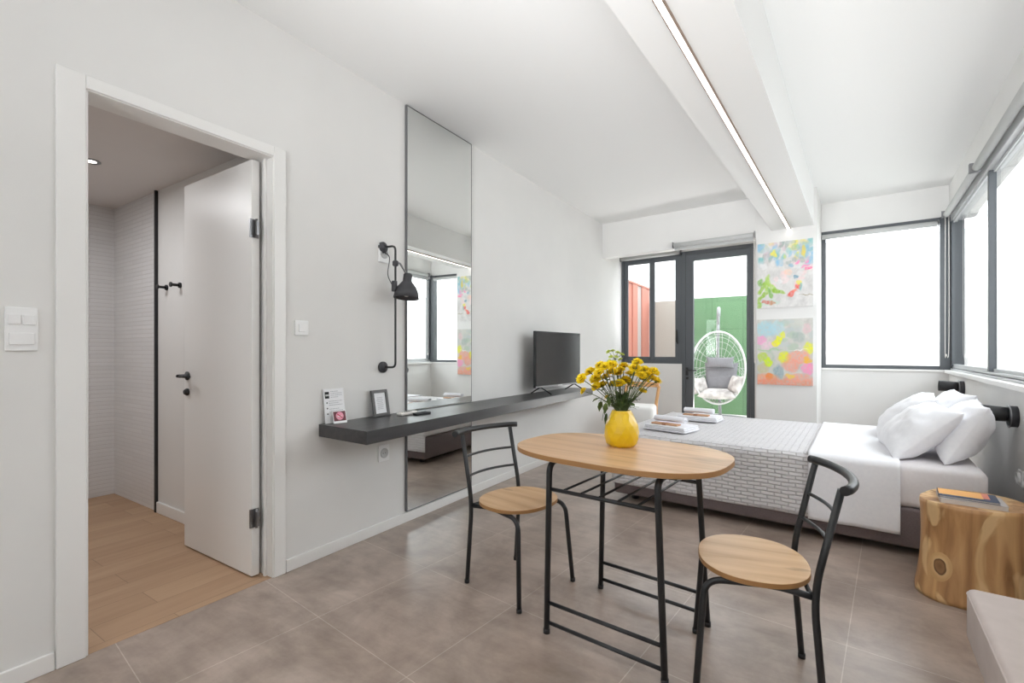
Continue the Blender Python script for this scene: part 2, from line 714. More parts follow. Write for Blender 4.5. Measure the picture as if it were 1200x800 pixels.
bm = NB()            # window side wall
S_END = 6.115
a, b_ = WALL_R, WALL_R + 0.2
box(bm, a, b_, -2.4, S_END, 0, 0.925, MR)
box(bm, a, b_, -2.4, S_END, 2.41, CH, MR)
box(bm, a, b_, -2.4, 2.2, 0.925, 2.41, MR)
struct('wall_right', bm, M_wall)

bm = NB()            # wall behind the camera, opened for an added fill window
box(bm, LX, X1 - 0.8, -2.2, -2.08, 0, 0.9)
box(bm, LX, X1 - 0.8, -2.2, -2.08, 2.1, CH)
box(bm, LX, -1.5, -2.2, -2.08, 0.9, 2.1)
box(bm, -0.1, X1 - 0.8, -2.2, -2.08, 0.9, 2.1)
struct('wall_rear', bm, M_wall)

struct('trim_1', bx(-2.64, -0.862, 5.415, 5.53, 2.275, CH, M=MR), M_wall)                 # downstand in front of window and door
struct('wall_pillar', bx(-0.862, -0.332, 5.43, BY, 0, CH, M=MR), M_wall)
# ceiling beam along the window side direction, with a slot-light under it
bmx = NB()
box(bmx, -0.720, -0.356, -2.1, 5.43, 2.335, CH, MR)
struct('ceiling_beam', bmx, M_ceil)
struct('trim_3', bx(LX + 0.0, LX + 0.012, 1.366, 6.27, 0, 0.062), M_trim, bevel=0.003)  # baseboard of the left wall
struct('baseboard_left', bx(LX + 0.0, LX + 0.012, -2.0, 0.518, 0, 0.062), M_trim, bevel=0.003)
struct('baseboard_back', bx(-2.62, -1.83, BY - 0.012, BY, 0, 0.062, M=MR), M_trim)

# LED profile under the beam
t = thing('linear_light', 'long thin white linear light strip under the ceiling beam', 'light', (0, 0, 2.335), -B)
xc = -0.5645
bm = NB()
box(bm, xc - 0.012, xc + 0.012, -1.6, 5.42, -0.012, 0.0)
obj('diffuser', bm, emis('led_diffuser', (255, 250, 244), 4.5), t)
bm = NB()
box(bm, xc + 0.012, xc + 0.016, -1.6, 5.42, -0.016, 0.0)
box(bm, xc - 0.016, xc - 0.012, -1.6, 5.42, -0.013, 0.0)
obj('side_profile', bm, mat('bronze_anodised', (150, 128, 112), 0.5, metal=0.3), t)

# ------------------------------------------------------------------ bathroom
BX = -4.56
struct('floor_bathroom', bx(BX - 0.1, LX, -1.0, 1.52, -0.08, 0.001), M_plank)
struct('ceiling_bathroom', bx(BX - 0.1, LX - WT, -1.0, 1.52, 2.205, 2.3), mat('bathroom_ceiling_paint', (222, 218, 216), 0.8))
bm = bx(BX - 0.1, BX, -1.0, 1.52, 0, 2.3)
struct('wall_bathroom_end', bm, M_slim)
struct('wall_bathroom_shower', bx(BX, -3.80, 1.41, 1.52, 0, 2.3), M_slim)
struct('wall_bathroom_side', bx(-3.80, LX - WT, 1.41, 1.52, 0, 2.3), M_wall)
struct('wall_bathroom_near', bx(BX, LX - WT, -1.0, -0.9, 0, 2.3), M_wall)
struct('baseboard_bathroom', bx(-3.775, LX - WT, 1.395, 1.41, 0.001, 0.075), M_trim, bevel=0.004)
tag(obj('shower_profile', bx(-3.80, -3.782, 1.392, 1.41, 0.001, 2.205), M_blackmat),
    'tall black metal profile on the bathroom wall', 'wall profile')
for i, x in enumerate((-3.645, -3.45)):
    hk = thing('coat_hook', ('black wall hook nearer the tall black profile' if i == 0 else 'black wall hook nearer the open bathroom door'),
               'hook', (x, 1.41, 1.53), 0, 'black bathroom hooks')
    Mx = Matrix.Rotation(pi / 2, 4, 'X')
    obj('back_plate', lathe(NB(), [(0.018, 0.0), (0.018, 0.01)], 20, Mx), M_blackmat, hk)
    obj('peg', lathe(NB(), [(0.009, 0.01), (0.009, 0.05), (0.016, 0.052), (0.016, 0.06)], 16, Mx), M_blackmat, hk)
t = thing('recessed_downlight', 'small round recessed downlight in bathroom ceiling', 'light', (-3.52, 0.98, 2.205))
obj('trim_ring', lathe(NB(), [(0.026, -0.004), (0.045, -0.006), (0.045, 0.0)], 28, None, False, False), M_chrome, t)
obj('lamp', lathe(NB(), [(0.001, -0.002), (0.027, -0.003)], 24, None, False, False), emis('downlight_glow', (255, 246, 235), 6), t)
area('bathroom_light', (-3.5, 0.5, 2.17), (0, 0, 0), 0.6, 0.6, 11, (0.97, 0.98, 1.0))

# door frame (casing + lining) and the open leaf
dr = thing('door_frame_white', None, None)
dr.name = 'door_1'
dr['kind'] = 'structure'
bm = NB()
cx = LX + 0.014
box(bm, LX - 0.0, cx, 0.520, 0.600, 0, 2.098)
box(bm, LX - 0.0, cx, 1.302, 1.362, 0, 2.098)
box(bm, LX - 0.0, cx, 0.600, 1.302, 2.050, 2.098)
obj('casing', bm, M_trim, dr, bevel=0.003)
bm = NB()
box(bm, LX - WT, LX + 0.006, 0.585, 0.608, 0, 2.045)
box(bm, LX - WT, LX + 0.006, 1.296, 1.322, 0, 2.045)
box(bm, LX - WT, LX + 0.006, 0.585, 1.322, 2.045, 2.068)
box(bm, LX - 0.055, LX - 0.04, 0.608, 0.620, 0, 2.045)
box(bm, LX - 0.055, LX - 0.04, 1.284, 1.296, 0, 2.045)
obj('jamb', bm, M_trim, dr, bevel=0.002)
lf = thing('interior_door', 'white interior door standing open into the bathroom', 'door', (LX - 0.075, 1.285, 0))
obj('leaf', bx(-0.70, 0.0, -0.045, -0.006, 0.008, 2.035), M_trim, lf, bevel=0.003)
hd = obj('handle', lathe(NB(), [(0.024, 0), (0.024, 0.008), (0.01, 0.01), (0.01, 0.045)], 20, Matrix.Translation((-0.655, -0.045, 0.965)) @ Matrix.Rotation(pi / 2, 4, 'X')), M_blackmat, lf)
bm = tube(NB(), fillet([(-0.655, -0.085, 0.965), (-0.54, -0.09, 0.965)], 0.01), 0.009, 10)
tube(bm, [(-0.655, -0.09, 0.965), (-0.672, -0.09, 0.965)], 0.009, 10)
obj('lever', bm, M_blackmat, hd)
obj('key_rose', lathe(NB(), [(0.02, 0), (0.02, 0.008), (0.012, 0.02)], 20, Matrix.Translation((-0.655, -0.045, 0.875)) @ Matrix.Rotation(pi / 2, 4, 'X')), M_blackmat, lf)
for z in (1.70, 0.29):
    bm = bx(-0.004, 0.004, -0.055, -0.012, z - 0.045, z + 0.045)
    lathe(bm, [(0.006, z - 0.045), (0.006, z + 0.045)], 12, Matrix.Translation((0.016, -0.03, 0)))
    box(bm, 0.016, 0.03, -0.036, -0.024, z - 0.035, z + 0.035)
    obj('hinge', bm, M_chrome, lf, label='steel hinge')

# ------------------------------------------------------------------ windows on the back wall
def frame_rect(bm, x0, x1, z0, z1, w, ya, yb, M=None, sides='lrtb'):
    if 'l' in sides:
        box(bm, x0, x0 + w, ya, yb, z0, z1, M)
    if 'r' in sides:
        box(bm, x1 - w, x1, ya, yb, z0, z1, M)
    if 't' in sides:
        box(bm, x0 + w, x1 - w, ya, yb, z1 - w, z1, M)
    if 'b' in sides:
        box(bm, x0 + w, x1 - w, ya, yb, z0, z0 + w, M)
    return bm


wn = thing('w', None, None, (0, 0, 0), -B)
wn.name = 'window_1'
wn['kind'] = 'structure'
fy0, fy1 = BY, BY + 0.07
obj('window_frame', frame_rect(NB(), WL, WR_, 0.945, 2.373, 0.036, fy0 + 0.004, fy1), M_anth, wn, bevel=0.003)
for (x0, x1, off) in ((WL + 0.034, -2.205, 0.010), (-2.235, WR_ - 0.034, -0.008)):
    sh = obj('sash', frame_rect(NB(), x0, x1, 0.980, 2.338, 0.054, fy0 + 0.02 + off, fy0 + 0.045 + off), M_anth, wn, bevel=0.003)
    obj('pane', bx(x0 + 0.054, x1 - 0.054, fy0 + 0.03 + off, fy0 + 0.034 + off, 1.034, 2.284), M_glass, sh)
bm = bx(WR_ - 0.068, WR_ - 0.052, fy0 - 0.006, fy0 + 0.01, 1.20, 1.30)
box(bm, WR_ - 0.070, WR_ - 0.050, fy0 - 0.03, fy0 - 0.006, 1.22, 1.38)
obj('window_handle', bm, M_black, wn, bevel=0.003)

dd = thing('d', None, None, (0, 0, 0), -B)
dd.name = 'door_2'
dd['kind'] = 'structure'
obj('door_frame', frame_rect(NB(), DL, DR_, 0.0, 2.374, 0.045, BY, BY + 0.07, sides='lrt'), M_anth, dd, bevel=0.003)
bm = NB()
g0, g1 = -1.684, -1.072
box(bm, DL + 0.047, g0, BY + 0.005, BY + 0.055, 0.02, 2.327)
box(bm, g1, DR_ - 0.047, BY + 0.005, BY + 0.055, 0.02, 2.327)
box(bm, g0, g1, BY + 0.005, BY + 0.055, 2.25, 2.327)
box(bm, g0, g1, BY + 0.005, BY + 0.055, 0.02, 0.11)
st = obj('door_leaf', bm, M_anth, dd)
obj('pane', bx(g0, g1, BY + 0.028, BY + 0.034, 0.11, 2.25), M_glass, st)
bm = bx(-1.775, -1.745, BY - 0.005, BY + 0.005, 0.80, 0.90)
tube(bm, fillet([(-1.76, BY, 0.865), (-1.76, BY - 0.045, 0.865), (-1.63, BY - 0.05, 0.865)], 0.012), 0.009, 10)
obj('door_handle', bm, M_black, dd)
obj('keyhole', lathe(NB(), [(0.016, 0), (0.016, 0.016)], 16, Matrix.Translation((-1.755, BY + 0.005, 0.765)) @ Matrix.Rotation(pi / 2, 4, 'X')), M_black, dd)
struct('threshold', bx(DL, DR_, BY, BY + 0.2, 0.0, 0.02, M=MR), M_anth)

wn = thing('w', None, None, (0, 0, 0), -B)
wn.name = 'window_2'
wn['kind'] = 'structure'
bm = NB()
box(bm, PL, PL + 0.046, BY, BY + 0.06, 0.925, 2.40)
box(bm, 0.628, 0.668, BY - 0.01, BY + 0.06, 0.925, 2.40)
box(bm, PL + 0.046, 0.628, BY, BY + 0.06, 2.345, 2.40)
box(bm, PL + 0.046, 0.628, BY, BY + 0.06, 0.925, 0.962)
obj('window_frame', bm, M_anth, wn)
obj('pane', bx(PL + 0.046, 0.628, BY + 0.03, BY + 0.035, 0.962, 2.345), M_glass, wn)
obj('corner_post', bx(0.668, 0.80, BY - 0.004, BY + 0.14, 0.925, 2.41), M_anth, wn)
obj('window_sill', bx(PL, 0.66, BY - 0.012, BY + 0.07, 0.903, 0.925), M_trim, wn, bevel=0.003)

# window band of the window side wall
wn = thing('w', None, None, (0, 0, 0), -B)
wn.name = 'window_3'
wn['kind'] = 'structure'
M_alu = mat('pale_aluminium', (196, 198, 200), 0.4, metal=0.2)
a = WALL_R
bm = NB()
for k, zz in enumerate((0.926, 0.946)):
    box(bm, a + 0.01 + 0.012 * k, a + 0.10, 2.2, S_END, zz, zz + 0.016)
box(bm, a + 0.01, a + 0.10, 2.2, S_END, 2.345, 2.41)
obj('track_rail', bm, M_alu, wn, bevel=0.002)
bm = NB()
box(bm, a + 0.012, a + 0.07, S_END - 0.045, S_END, 0.962, 2.345)
obj('corner_post', bm, M_anth, wn, bevel=0.003)
for i, sp in enumerate((5.95, 4.56, 2.235)):
    if 0 < i:
        bm = NB()
        box(bm, a + 0.022, a + 0.062, sp - 0.02, sp + 0.02, 0.962, 2.345)
        obj('mullion', bm, M_anth, wn, bevel=0.003)
bm = NB()
for s0, s1, o in ((4.58, 6.075, 0.035), (2.255, 4.54, 0.055)):
    pf = obj('sash', frame_rect(NB(), s0, s1, 0.962, 2.345, 0.022, -0.012, 0.012, Matrix.Translation((a + o, 0, 0)) @ Matrix(((0, 1, 0, 0), (1, 0, 0, 0), (0, 0, 1, 0), (0, 0, 0, 1))), sides='tb'), M_alu, wn)
    obj('pane', bx(a + o - 0.003, a + o + 0.003, s0, s1, 0.984, 2.323), M_glass, pf)
bm.free()
obj('window_sill', bx(a - 0.035, a + 0.10, 2.2, S_END, 0.895, 0.926), M_trim, wn, bevel=0.004)

wn = thing('w', None, None)
wn.name = 'added_fill_window'  # unseen window, added to let fill light in from behind
wn['kind'] = 'structure'
obj('window_frame', frame_rect(NB(), -1.5, -0.1, 0.9, 2.1, 0.05, -2.18, -2.12), M_anth, wn)
obj('pane', bx(-1.45, -0.15, -2.155, -2.15, 0.95, 2.05), M_glass, wn)

# ------------------------------------------------------------------ roller blinds
def blind(loc, length, r, label, rz=0.0, chain=None, cloth=0.0, group='rolled up grey blinds', back=1):
    t = thing('roller_blind', label, 'roller blind', loc, rz, group)
    L = length
    Mx = Matrix.Rotation(pi / 2, 4, 'Y')
    obj('fabric_roll', lathe(NB(), [(r, 0.012), (r, L - 0.012)], 24, Mx), M_roll, t)
    for x in (0.0, L - 0.006):
        obj('bracket', bx(x, x + 0.006, -r, r + 0.012, -r - 0.004, r + 0.010), M_chrome, t, bevel=0.001)
    if cloth:
        obj('bottom_bar', bx(0.014, L - 0.014, r * back - 0.006, r * back + 0.006, -r - cloth, -r - cloth + 0.02), M_roll, t, bevel=0.003)
        obj('hanging_cloth', bx(0.014, L - 0.014, r * back - 0.001, r * back + 0.001, -r - cloth + 0.02, 0.0), M_roll, t)
    if chain:
        x, lo = chain
        pts = [(x, -0.012, 0.01), (x, -0.014, -lo * 0.5), (x + 0.004, -0.012, -lo), (x + 0.010, 0.004, -lo - 0.015), (x + 0.008, 0.012, -lo), (x, 0.013, -lo * 0.5), (x, 0.012, 0.01)]
        obj('pull_chain', tube(NB(), smooth_path(pts, 5), 0.0022, 6), M_beige, t)
    return t


def rl(x, y, z):
    p_ = RN * x + RD * y
    return (p_.x, p_.y, z)


blind(rl(-2.640, BY - 0.040, 2.372), 0.812, 0.034, 'rolled grey blind above the small two pane window', rz=-B)
blind(rl(-1.705, 5.375, 2.305), 0.842, 0.025, 'rolled grey blind hanging above the glazed garden door', rz=-B, chain=(0.833, 1.27), cloth=0.03)
blind(rl(-0.338, BY - 0.034, 2.335), 0.955, 0.026, 'rolled grey blind above the large window facing the bed', rz=-B)
# on the window side wall: two in line
p = RN * (WALL_R - 0.03) + RD * 4.62
blind((p.x, p.y, 2.395), 1.38, 0.026, 'far rolled grey blind on the side wall nearest the corner', rz=pi / 2 - B, chain=(1.36, 1.30))
p = RN * (WALL_R - 0.03) + RD * 2.15
blind((p.x, p.y, 2.395), 2.45, 0.026, 'near long rolled grey blind above the side wall windows', rz=pi / 2 - B)

# ------------------------------------------------------------------ mirror
t = thing('wall_mirror', 'tall narrow mirror running from floor to ceiling on left wall', 'mirror', (LX, 2.184, 0.07))
MW, MT = 0.688, 2.622
for n_, z0, z1 in (('lower_glass', 0.0, 0.574), ('upper_glass', 0.648, MT)):
    obj(n_, bx(0.004, 0.014, 0.006, MW - 0.005, z0 + 0.004, z1 - 0.004), M_mirror, t)
bm = NB()
box(bm, 0.0, 0.018, 0.0, 0.006, 0, 0.574)
box(bm, 0.0, 0.018, 0.0, 0.006, 0.648, MT)
box(bm, 0.0, 0.015, MW - 0.005, MW, 0, 0.574)
box(bm, 0.0, 0.015, MW - 0.005, MW, 0.648, MT)
box(bm, 0.0, 0.016, 0.006, MW - 0.005, MT - 0.004, MT)
box(bm, 0.0, 0.016, 0.006, MW - 0.005, 0, 0.004)
obj('frame', bm, mat('mirror_frame_grey', (120, 120, 122), 0.4, metal=0.6), t)

# ------------------------------------------------------------------ shelf desk
SZ = 0.714
bm = NB()
prism(bm, [(LX, 1.555), (-1.815, 1.535), (-1.94, 4.62), (LX, 4.62)], SZ - 0.066, SZ)
tag(obj('wall_shelf_desk', bm, M_shelf, bevel=0.002), 'long thick black wall mounted shelf desk passing before the mirror', 'shelf')

# ------------------------------------------------------------------ wall plates
def plate(name, y, z, w, h, label, cat, kind, group=None):
    t = thing(name, label, cat, (LX, y, z), 0, group)
    obj('plate', bx(0, 0.009, -w / 2, w / 2, -h / 2, h / 2), M_plastic, t, bevel=0.003)
    if kind == 'double':
        for yy in (-0.017, 0.017):
            obj('rocker', bx(0.009, 0.014, yy - 0.015, yy + 0.015, 0.014, 0.048), M_plastic, t, bevel=0.002)
        obj('rocker', bx(0.009, 0.014, -0.03, 0.03, -0.052, -0.012), M_plastic, t, bevel=0.002)
    elif kind == 'single':
        obj('rocker', bx(0.009, 0.014, -0.02, 0.02, -0.02, 0.02), M_plastic, t, bevel=0.002)
    else:
        My = Matrix.Rotation(pi / 2, 4, 'Y')
        obj('socket_well', lathe(NB(), [(0.030, 0.009), (0.030, 0.013), (0.022, 0.013), (0.021, 0.0095), (0.001, 0.0095)], 24, My, False, False), mat('socket_grey', (196, 196, 196), 0.4), t)
        bm = NB()
        for yy in (-0.009, 0.009):
            lathe(bm, [(0.003, 0.0096), (0.003, 0.0102)], 10, Matrix.Translation((0, yy, 0)) @ My)
        obj('contact_hole', bm, M_black, t)
    return t


plate('light_switch', 0.437, 1.175, 0.078, 0.145, 'white double light switch plate left of the bathroom doorway', 'switch', 'double')
plate('light_switch', 1.452, 1.222, 0.076, 0.076, 'single white light switch right of the bathroom doorway', 'switch', 'single')
plate('wall_socket', 2.002, 1.70, 0.080, 0.110, 'white wall socket right behind the upper lamp mount', 'socket', 'socket')
plate('wall_socket', 2.002, 0.480, 0.085, 0.100, 'white wall socket below the black shelf', 'socket', 'socket')

# ------------------------------------------------------------------ wall lamp beside the mirror
LY = 1.995
t = thing('wall_lamp', 'dark grey wall lamp sliding on a black rod beside mirror', 'lamp', (LX, LY, 1.006))
My = Matrix.Rotation(pi / 2, 4, 'Y')
for z in (0.0, 0.731):
    obj('wall_mount', lathe(NB(), [(0.034, 0.0), (0.034, 0.012), (0.026, 0.020), (0.012, 0.024), (0.010, 0.03)], 24, Matrix.Translation((0, 0, z)) @ My), M_lampgrey, t)
obj('rod', tube(NB(), fillet([(0.02, 0, 0), (0.105, 0.008, 0), (0.105, 0.008, 0.731), (0.02, 0, 0.731)], 0.03), 0.0065, 10), M_black, t)
obj('clamp', lathe(NB(), [(0.010, -0.018), (0.018, -0.012), (0.018, 0.012), (0.010, 0.018)], 16, Matrix.Translation((0.105, 0.008, 0.625))), M_lampgrey, t)
Ms = Matrix.Translation((0.140, 0.066, 0.462)) @ Matrix.Rotation(radians(-6), 4, 'X') @ Matrix.Scale(1.1, 4)
sh = obj('lamp_shade', lathe(NB(), [(0.020, 0.098), (0.024, 0.092), (0.025, 0.055), (0.034, 0.045), (0.052, 0.022), (0.064, -0.005), (0.070, -0.04), (0.068, -0.04), (0.062, -0.006), (0.05, 0.02), (0.03, 0.04)], 32, Ms, True, False), M_lampgrey, t)
obj('bulb', lathe(NB(), [(0.006, 0.03), (0.014, 0.02), (0.026, -0.005), (0.024, -0.02), (0.008, -0.03)], 20, Ms), mat('opal_bulb', (230, 228, 222), 0.3), sh)
obj('arm', tube(NB(), fillet([(0.105, 0.008, 0.625), (0.118, 0.03, 0.630), (0.140, 0.064, 0.566)], 0.01), 0.006, 8), M_chrome, t)
obj('switch_box', bx(0.090, 0.118, -0.012, 0.012, 0.455, 0.52), M_lampgrey, t, bevel=0.004)
obj('cable', tube(NB(), smooth_path([(0.012, 0.005, 0.70), (0.075, -0.012, 0.66), (0.07, -0.02, 0.56), (0.092, -0.01, 0.50)], 6), 0.0028, 8), M_black, t)

# ------------------------------------------------------------------ things on the shelf
def text(s, size, loc, rot, m, name, parent, ext=0.0003):
    c_ = bpy.data.curves.new(name, 'FONT')
    c_.body = s
    c_.size = size
    c_.extrude = ext
    c_.align_x = 'CENTER'
    c_.align_y = 'CENTER'
    c_.materials.append(m)
    o = bpy.data.objects.new(name, c_)
    COL.objects.link(o)
    o.location = loc
    o.rotation_euler = rot
    o.parent = parent
    return o


M_paper = mat('white_paper', (238, 238, 240), 0.7)
M_ink = mat('grey_ink', (150, 150, 155), 0.8)
M_inkb = mat('black_ink', (30, 30, 32), 0.8)
# info sheet: local x across, y thickness, z up; leans back on the wall
t = thing('information_sheet', 'white printed information sheet leaning against wall at shelf end', 'paper sheet', (LX + 0.030, 1.575, SZ + 0.001), 0)
t.rotation_euler = (radians(-7), 0, radians(90))
w, h = 0.128, 0.185
obj('sheet', bx(0, w, -0.0012, 0.0012, 0, h), M_paper, t)
obj('logo', bx(0.008, 0.034, -0.0018, -0.0012, h - 0.052, h - 0.016), M_inkb, t)
bm = NB()
for k in range(5):
    box(bm, 0.012 + 0.0045 * k, 0.0145 + 0.0045 * k, -0.0022, -0.0018, h - 0.039, h - 0.029)
obj('logo_letters', bm, M_paper, t)
bm = NB()
rnd = random.Random(3)
for r_ in range(16):
    z = h - 0.014 - r_ * 0.0105
    x0 = 0.044 if r_ < 4 else 0.03
    x = x0
    xe = w - (0.012 if r_ % 3 else 0.035)
    while x < xe:
        l_ = rnd.uniform(0.004, 0.012)
        if r_ not in (4, 8, 12):
            box(bm, x, min(x + l_, xe), -0.0016, -0.0012, z - 0.0022, z)
        x += l_ + 0.002
obj('printed_lines', bm, M_ink, t)
for z in (h - 0.075, h - 0.105, h - 0.135):
    bm = NB()
    prism(bm, [(0.018 + 0.004 * cos(q * pi / 6), z + 0.004 * sin(q * pi / 6)) for q in range(12)], 0.0012, 0.0017, Matrix.Rotation(pi / 2, 4, 'X'))
    obj('printed_icon', bm, M_inkb, t)

t = thing('no_smoking_card', 'small pink and dark red no smoking card standing on shelf', 'sign', (-2.150, 1.600, SZ + 0.001), radians(82))
w, h = 0.078, 0.068
Mt = Matrix.Rotation(radians(-14), 4, 'X')
obj('card_front', bx(0, w, -0.001, 0.001, 0, h, M=Mt), M_plastic, t)
obj('card_back', bx(0, w, -0.001, 0.001, 0, h, M=Matrix.Translation((0, 0.036, 0)) @ Matrix.Rotation(radians(14), 4, 'X')), M_plastic, t)
obj('printed_panel', bx(0.004, w - 0.004, -0.0018, -0.001, 0.012, h - 0.004, M=Mt), mat('dark_red_print', (112, 56, 64), 0.6), t)
Mc = Mt @ Matrix.Translation((w / 2, -0.0018, 0.039)) @ Matrix.Rotation(pi / 2, 4, 'X')
M_pink = mat('pink_print', (238, 160, 180), 0.6)
obj('pink_circle', lathe(NB(), [(0.022, 0), (0.022, 0.0006)], 28, Mc), M_pink, t)
bm = NB()
Md = Mt @ Matrix.Translation((w / 2, -0.0030, 0.039)) @ Matrix.Rotation(radians(40), 4, 'Y')
box(bm, -0.019, 0.019, -0.0002, 0.0002, -0.0022, 0.0022, Md)
obj('red_bar', bm, mat('red_print', (200, 60, 80), 0.6), t)
bm = NB()
Me = Mt @ Matrix.Translation((w / 2, -0.0028, 0.037))
box(bm, -0.013, 0.009, -0.0002, 0.0002, -0.0022, 0.0022, Me)
box(bm, 0.010, 0.013, -0.0002, 0.0002, -0.0022, 0.0022, Me)
obj('cigarette_symbol', bm, M_paper, t)

t = thing('picture_frame', 'small grey picture frame with a printed note standing on shelf', 'picture frame', (-2.165, 1.885, SZ + 0.001), radians(90))
t.rotation_euler = (radians(-10), 0, radians(93))
w, h = 0.128, 0.158
obj('frame', frame_rect(NB(), 0, w, 0, h, 0.018, -0.008, 0.006), mat('dark_grey_frame', (96, 94, 94), 0.5), t, bevel=0.002)
obj('note', bx(0.016, w - 0.016, -0.001, 0.003, 0.016, h - 0.016), M_paper, t)
bm = NB()
for r_ in range(9):
    z = h - 0.045 - r_ * 0.0085
    box(bm, 0.036 + rnd.uniform(0, 0.01), w - 0.036 - rnd.uniform(0, 0.01), -0.0014, -0.001, z - 0.0018, z)
obj('printed_lines', bm, M_ink, t)
obj('easel_back', bx(0.05, 0.08, 0.0, 0.003, 0.0, 0.10, M=Matrix.Translation((0, 0.045, 0)) @ Matrix.Rotation(radians(20), 4, 'X')), M_inkb, t)

t = thing('remote_control', 'white remote control lying on shelf before the mirror', 'remote control', (-2.09, 2.03, SZ), radians(96))
obj('body', rbox(NB(), -0.02, 0.13, -0.022, 0.022, 0.0, 0.018, 0.006), M_beige, t)
bm = NB()
for i in range(4):
    for j in (-0.009, 0.009):
        box(bm, 0.02 + i * 0.02, 0.028 + i * 0.02, j - 0.004, j + 0.004, 0.018, 0.0195)
obj('buttons', bm, mat('grey_rubber', (150, 150, 150), 0.6), t)
t = thing('remote_control', 'black remote control lying on shelf beside the white one', 'remote control', (-2.035, 2.085, SZ), radians(84))
obj('body', rbox(NB(), 0.0, 0.12, -0.018, 0.018, 0.0, 0.014, 0.005), M_black, t)
bm = NB()
for i in range(6):
    for j in (-0.009, 0.0, 0.009):
        box(bm, 0.02 + i * 0.014, 0.026 + i * 0.014, j - 0.003, j + 0.003, 0.014, 0.0155)
obj('buttons', bm, mat('dark_rubber', (90, 90, 92), 0.6), t)

# television: left lower corner near (-2.07, 3.63), right one near (-2.01, 4.45)
pL, pR = Vector((-2.075, 3.62, 0)), Vector((-2.005, 4.42, 0))
dv = pR - pL
TW = dv.length
t = thing('television', 'black flat television on two splayed feet on shelf end', 'television', (pL.x, pL.y, SZ), math.atan2(dv.y, dv.x))
z0, z1 = 0.062, 0.572
obj('screen', bx(0.008, TW - 0.008, -0.0145, -0.012, z0 + 0.020, z1 - 0.010), mat('tv_screen', (30, 30, 32), 0.16, spec=0.6), t)
obj('bezel', bx(0, TW, -0.012, 0.012, z0, z1), M_black, t, bevel=0.003)
obj('lower_edge', bx(0.004, TW - 0.004, -0.016, -0.012, z0 + 0.001, z0 + 0.014), mat('silver_strip', (150, 150, 152), 0.35, metal=0.7), t)
obj('back_housing', bx(0.12, TW - 0.12, 0.012, 0.045, z0 + 0.04, z1 - 0.14), M_black, t, bevel=0.01)
obj('emblem', bx(TW * 0.46, TW * 0.56, -0.0175, -0.016, z0 + 0.003, z0 + 0.012), mat('silver_logo', (205, 205, 206), 0.3, metal=0.5), t)
for x in (0.10, TW - 0.10):
    bm = tube(NB(), fillet([(x, -0.115, 0.006), (x, -0.02, 0.055), (x, 0.0, 0.064), (x, 0.02, 0.055), (x, 0.105, 0.006)], 0.02), 0.006, 8)
    tube(bm, fillet([(x, -0.115, 0.006), (x + 0.0, -0.02, 0.055), (x + (0.04 if x > 0.2 else -0.04) * 0.0, 0.0, 0.064)], 0.02), 0.006, 8)
    obj('foot', bm, M_black, t)

# ------------------------------------------------------------------ table
TZ = 0.710
TC = Vector((-0.653, 1.816))
TA = radians(-6.0)
t = thing('bistro_table', 'small oval table with oak top and black tube legs', 'table', (TC.x, TC.y, 0), TA)
bm = prism(NB(), superellipse(0.418, 0.289, 2.75, 96), TZ - 0.020, TZ)
obj('tabletop', bm, [M_oak], t, bevel=0.002)
bm = NB()
oo = superellipse(0.4184, 0.2894, 2.75, 96)
r0 = [bm.verts.new((x, y, TZ - 0.0185)) for x, y in oo]
r1 = [bm.verts.new((x, y, TZ - 0.0015)) for x, y in oo]
for i in range(96):
    bm.faces.new((r0[i], r0[(i + 1) % 96], r1[(i + 1) % 96], r1[i]))
obj('edge_band', bm, M_oak_edge, t, smooth=True)
RR = 0.0115
ML = Matrix.Rotation(-TA, 3, 'Z')
def tl(x, y, z):
    v = ML @ Vector((x - TC.x, y - TC.y, 0))
    return Vector((v.x, v.y, z))


feet = dict(FL=tl(-0.875, 1.623, 0), BL=tl(-0.828, 2.066, 0), BR=tl(-0.352, 2.011, 0), FR=tl(-0.410, 1.583, 0))
tops = dict(FL=tl(-0.845, 1.590, TZ - 0.034), BL=tl(-0.800, 2.03, TZ - 0.034), BR=tl(-0.385, 1.985, TZ - 0.034), FR=tl(-0.428, 1.560, TZ - 0.034))
for a_, b_ in (('FL', 'BL'), ('FR', 'BR')):
    for q, w_ in ((a_, b_), (b_, a_)):
        mid = (tops[a_] + tops[b_]) / 2
        obj('leg', tube(NB(), fillet([feet[q], tops[q], mid], 0.045, 8), RR, 12), M_black, t)
def seg_pt(q, z):
    k = z / tops[q].z
    return feet[q].lerp(tops[q], k)


def rail(q, w_, z, r=0.0075):
    obj('rail', tube(NB(), [seg_pt(q, z), seg_pt(w_, z)], r, 10), M_black, t)


for z in (0.045, 0.125):
    rail('FL', 'FR', z)
    rail('BL', 'BR', z)
rail('FL', 'FR', 0.575)
rail('BL', 'BR', 0.575)
for k in range(5):
    f = 0.16 + 0.17 * k
    p1 = seg_pt('FL', 0.575).lerp(seg_pt('FR', 0.575), f) + Vector((0, 0, 0.006))
    p2 = seg_pt('BL', 0.575).lerp(seg_pt('BR', 0.575), f) + Vector((0, 0, 0.006))
    obj('rack_bar', tube(NB(), [p1, p2], 0.0045, 8), M_black, t)
for q in feet:
    obj('foot_cap', lathe(NB(), [(RR + 0.0015, 0.0), (RR + 0.0015, 0.018)], 14, Matrix.Translation(feet[q])), M_blackmat, t)

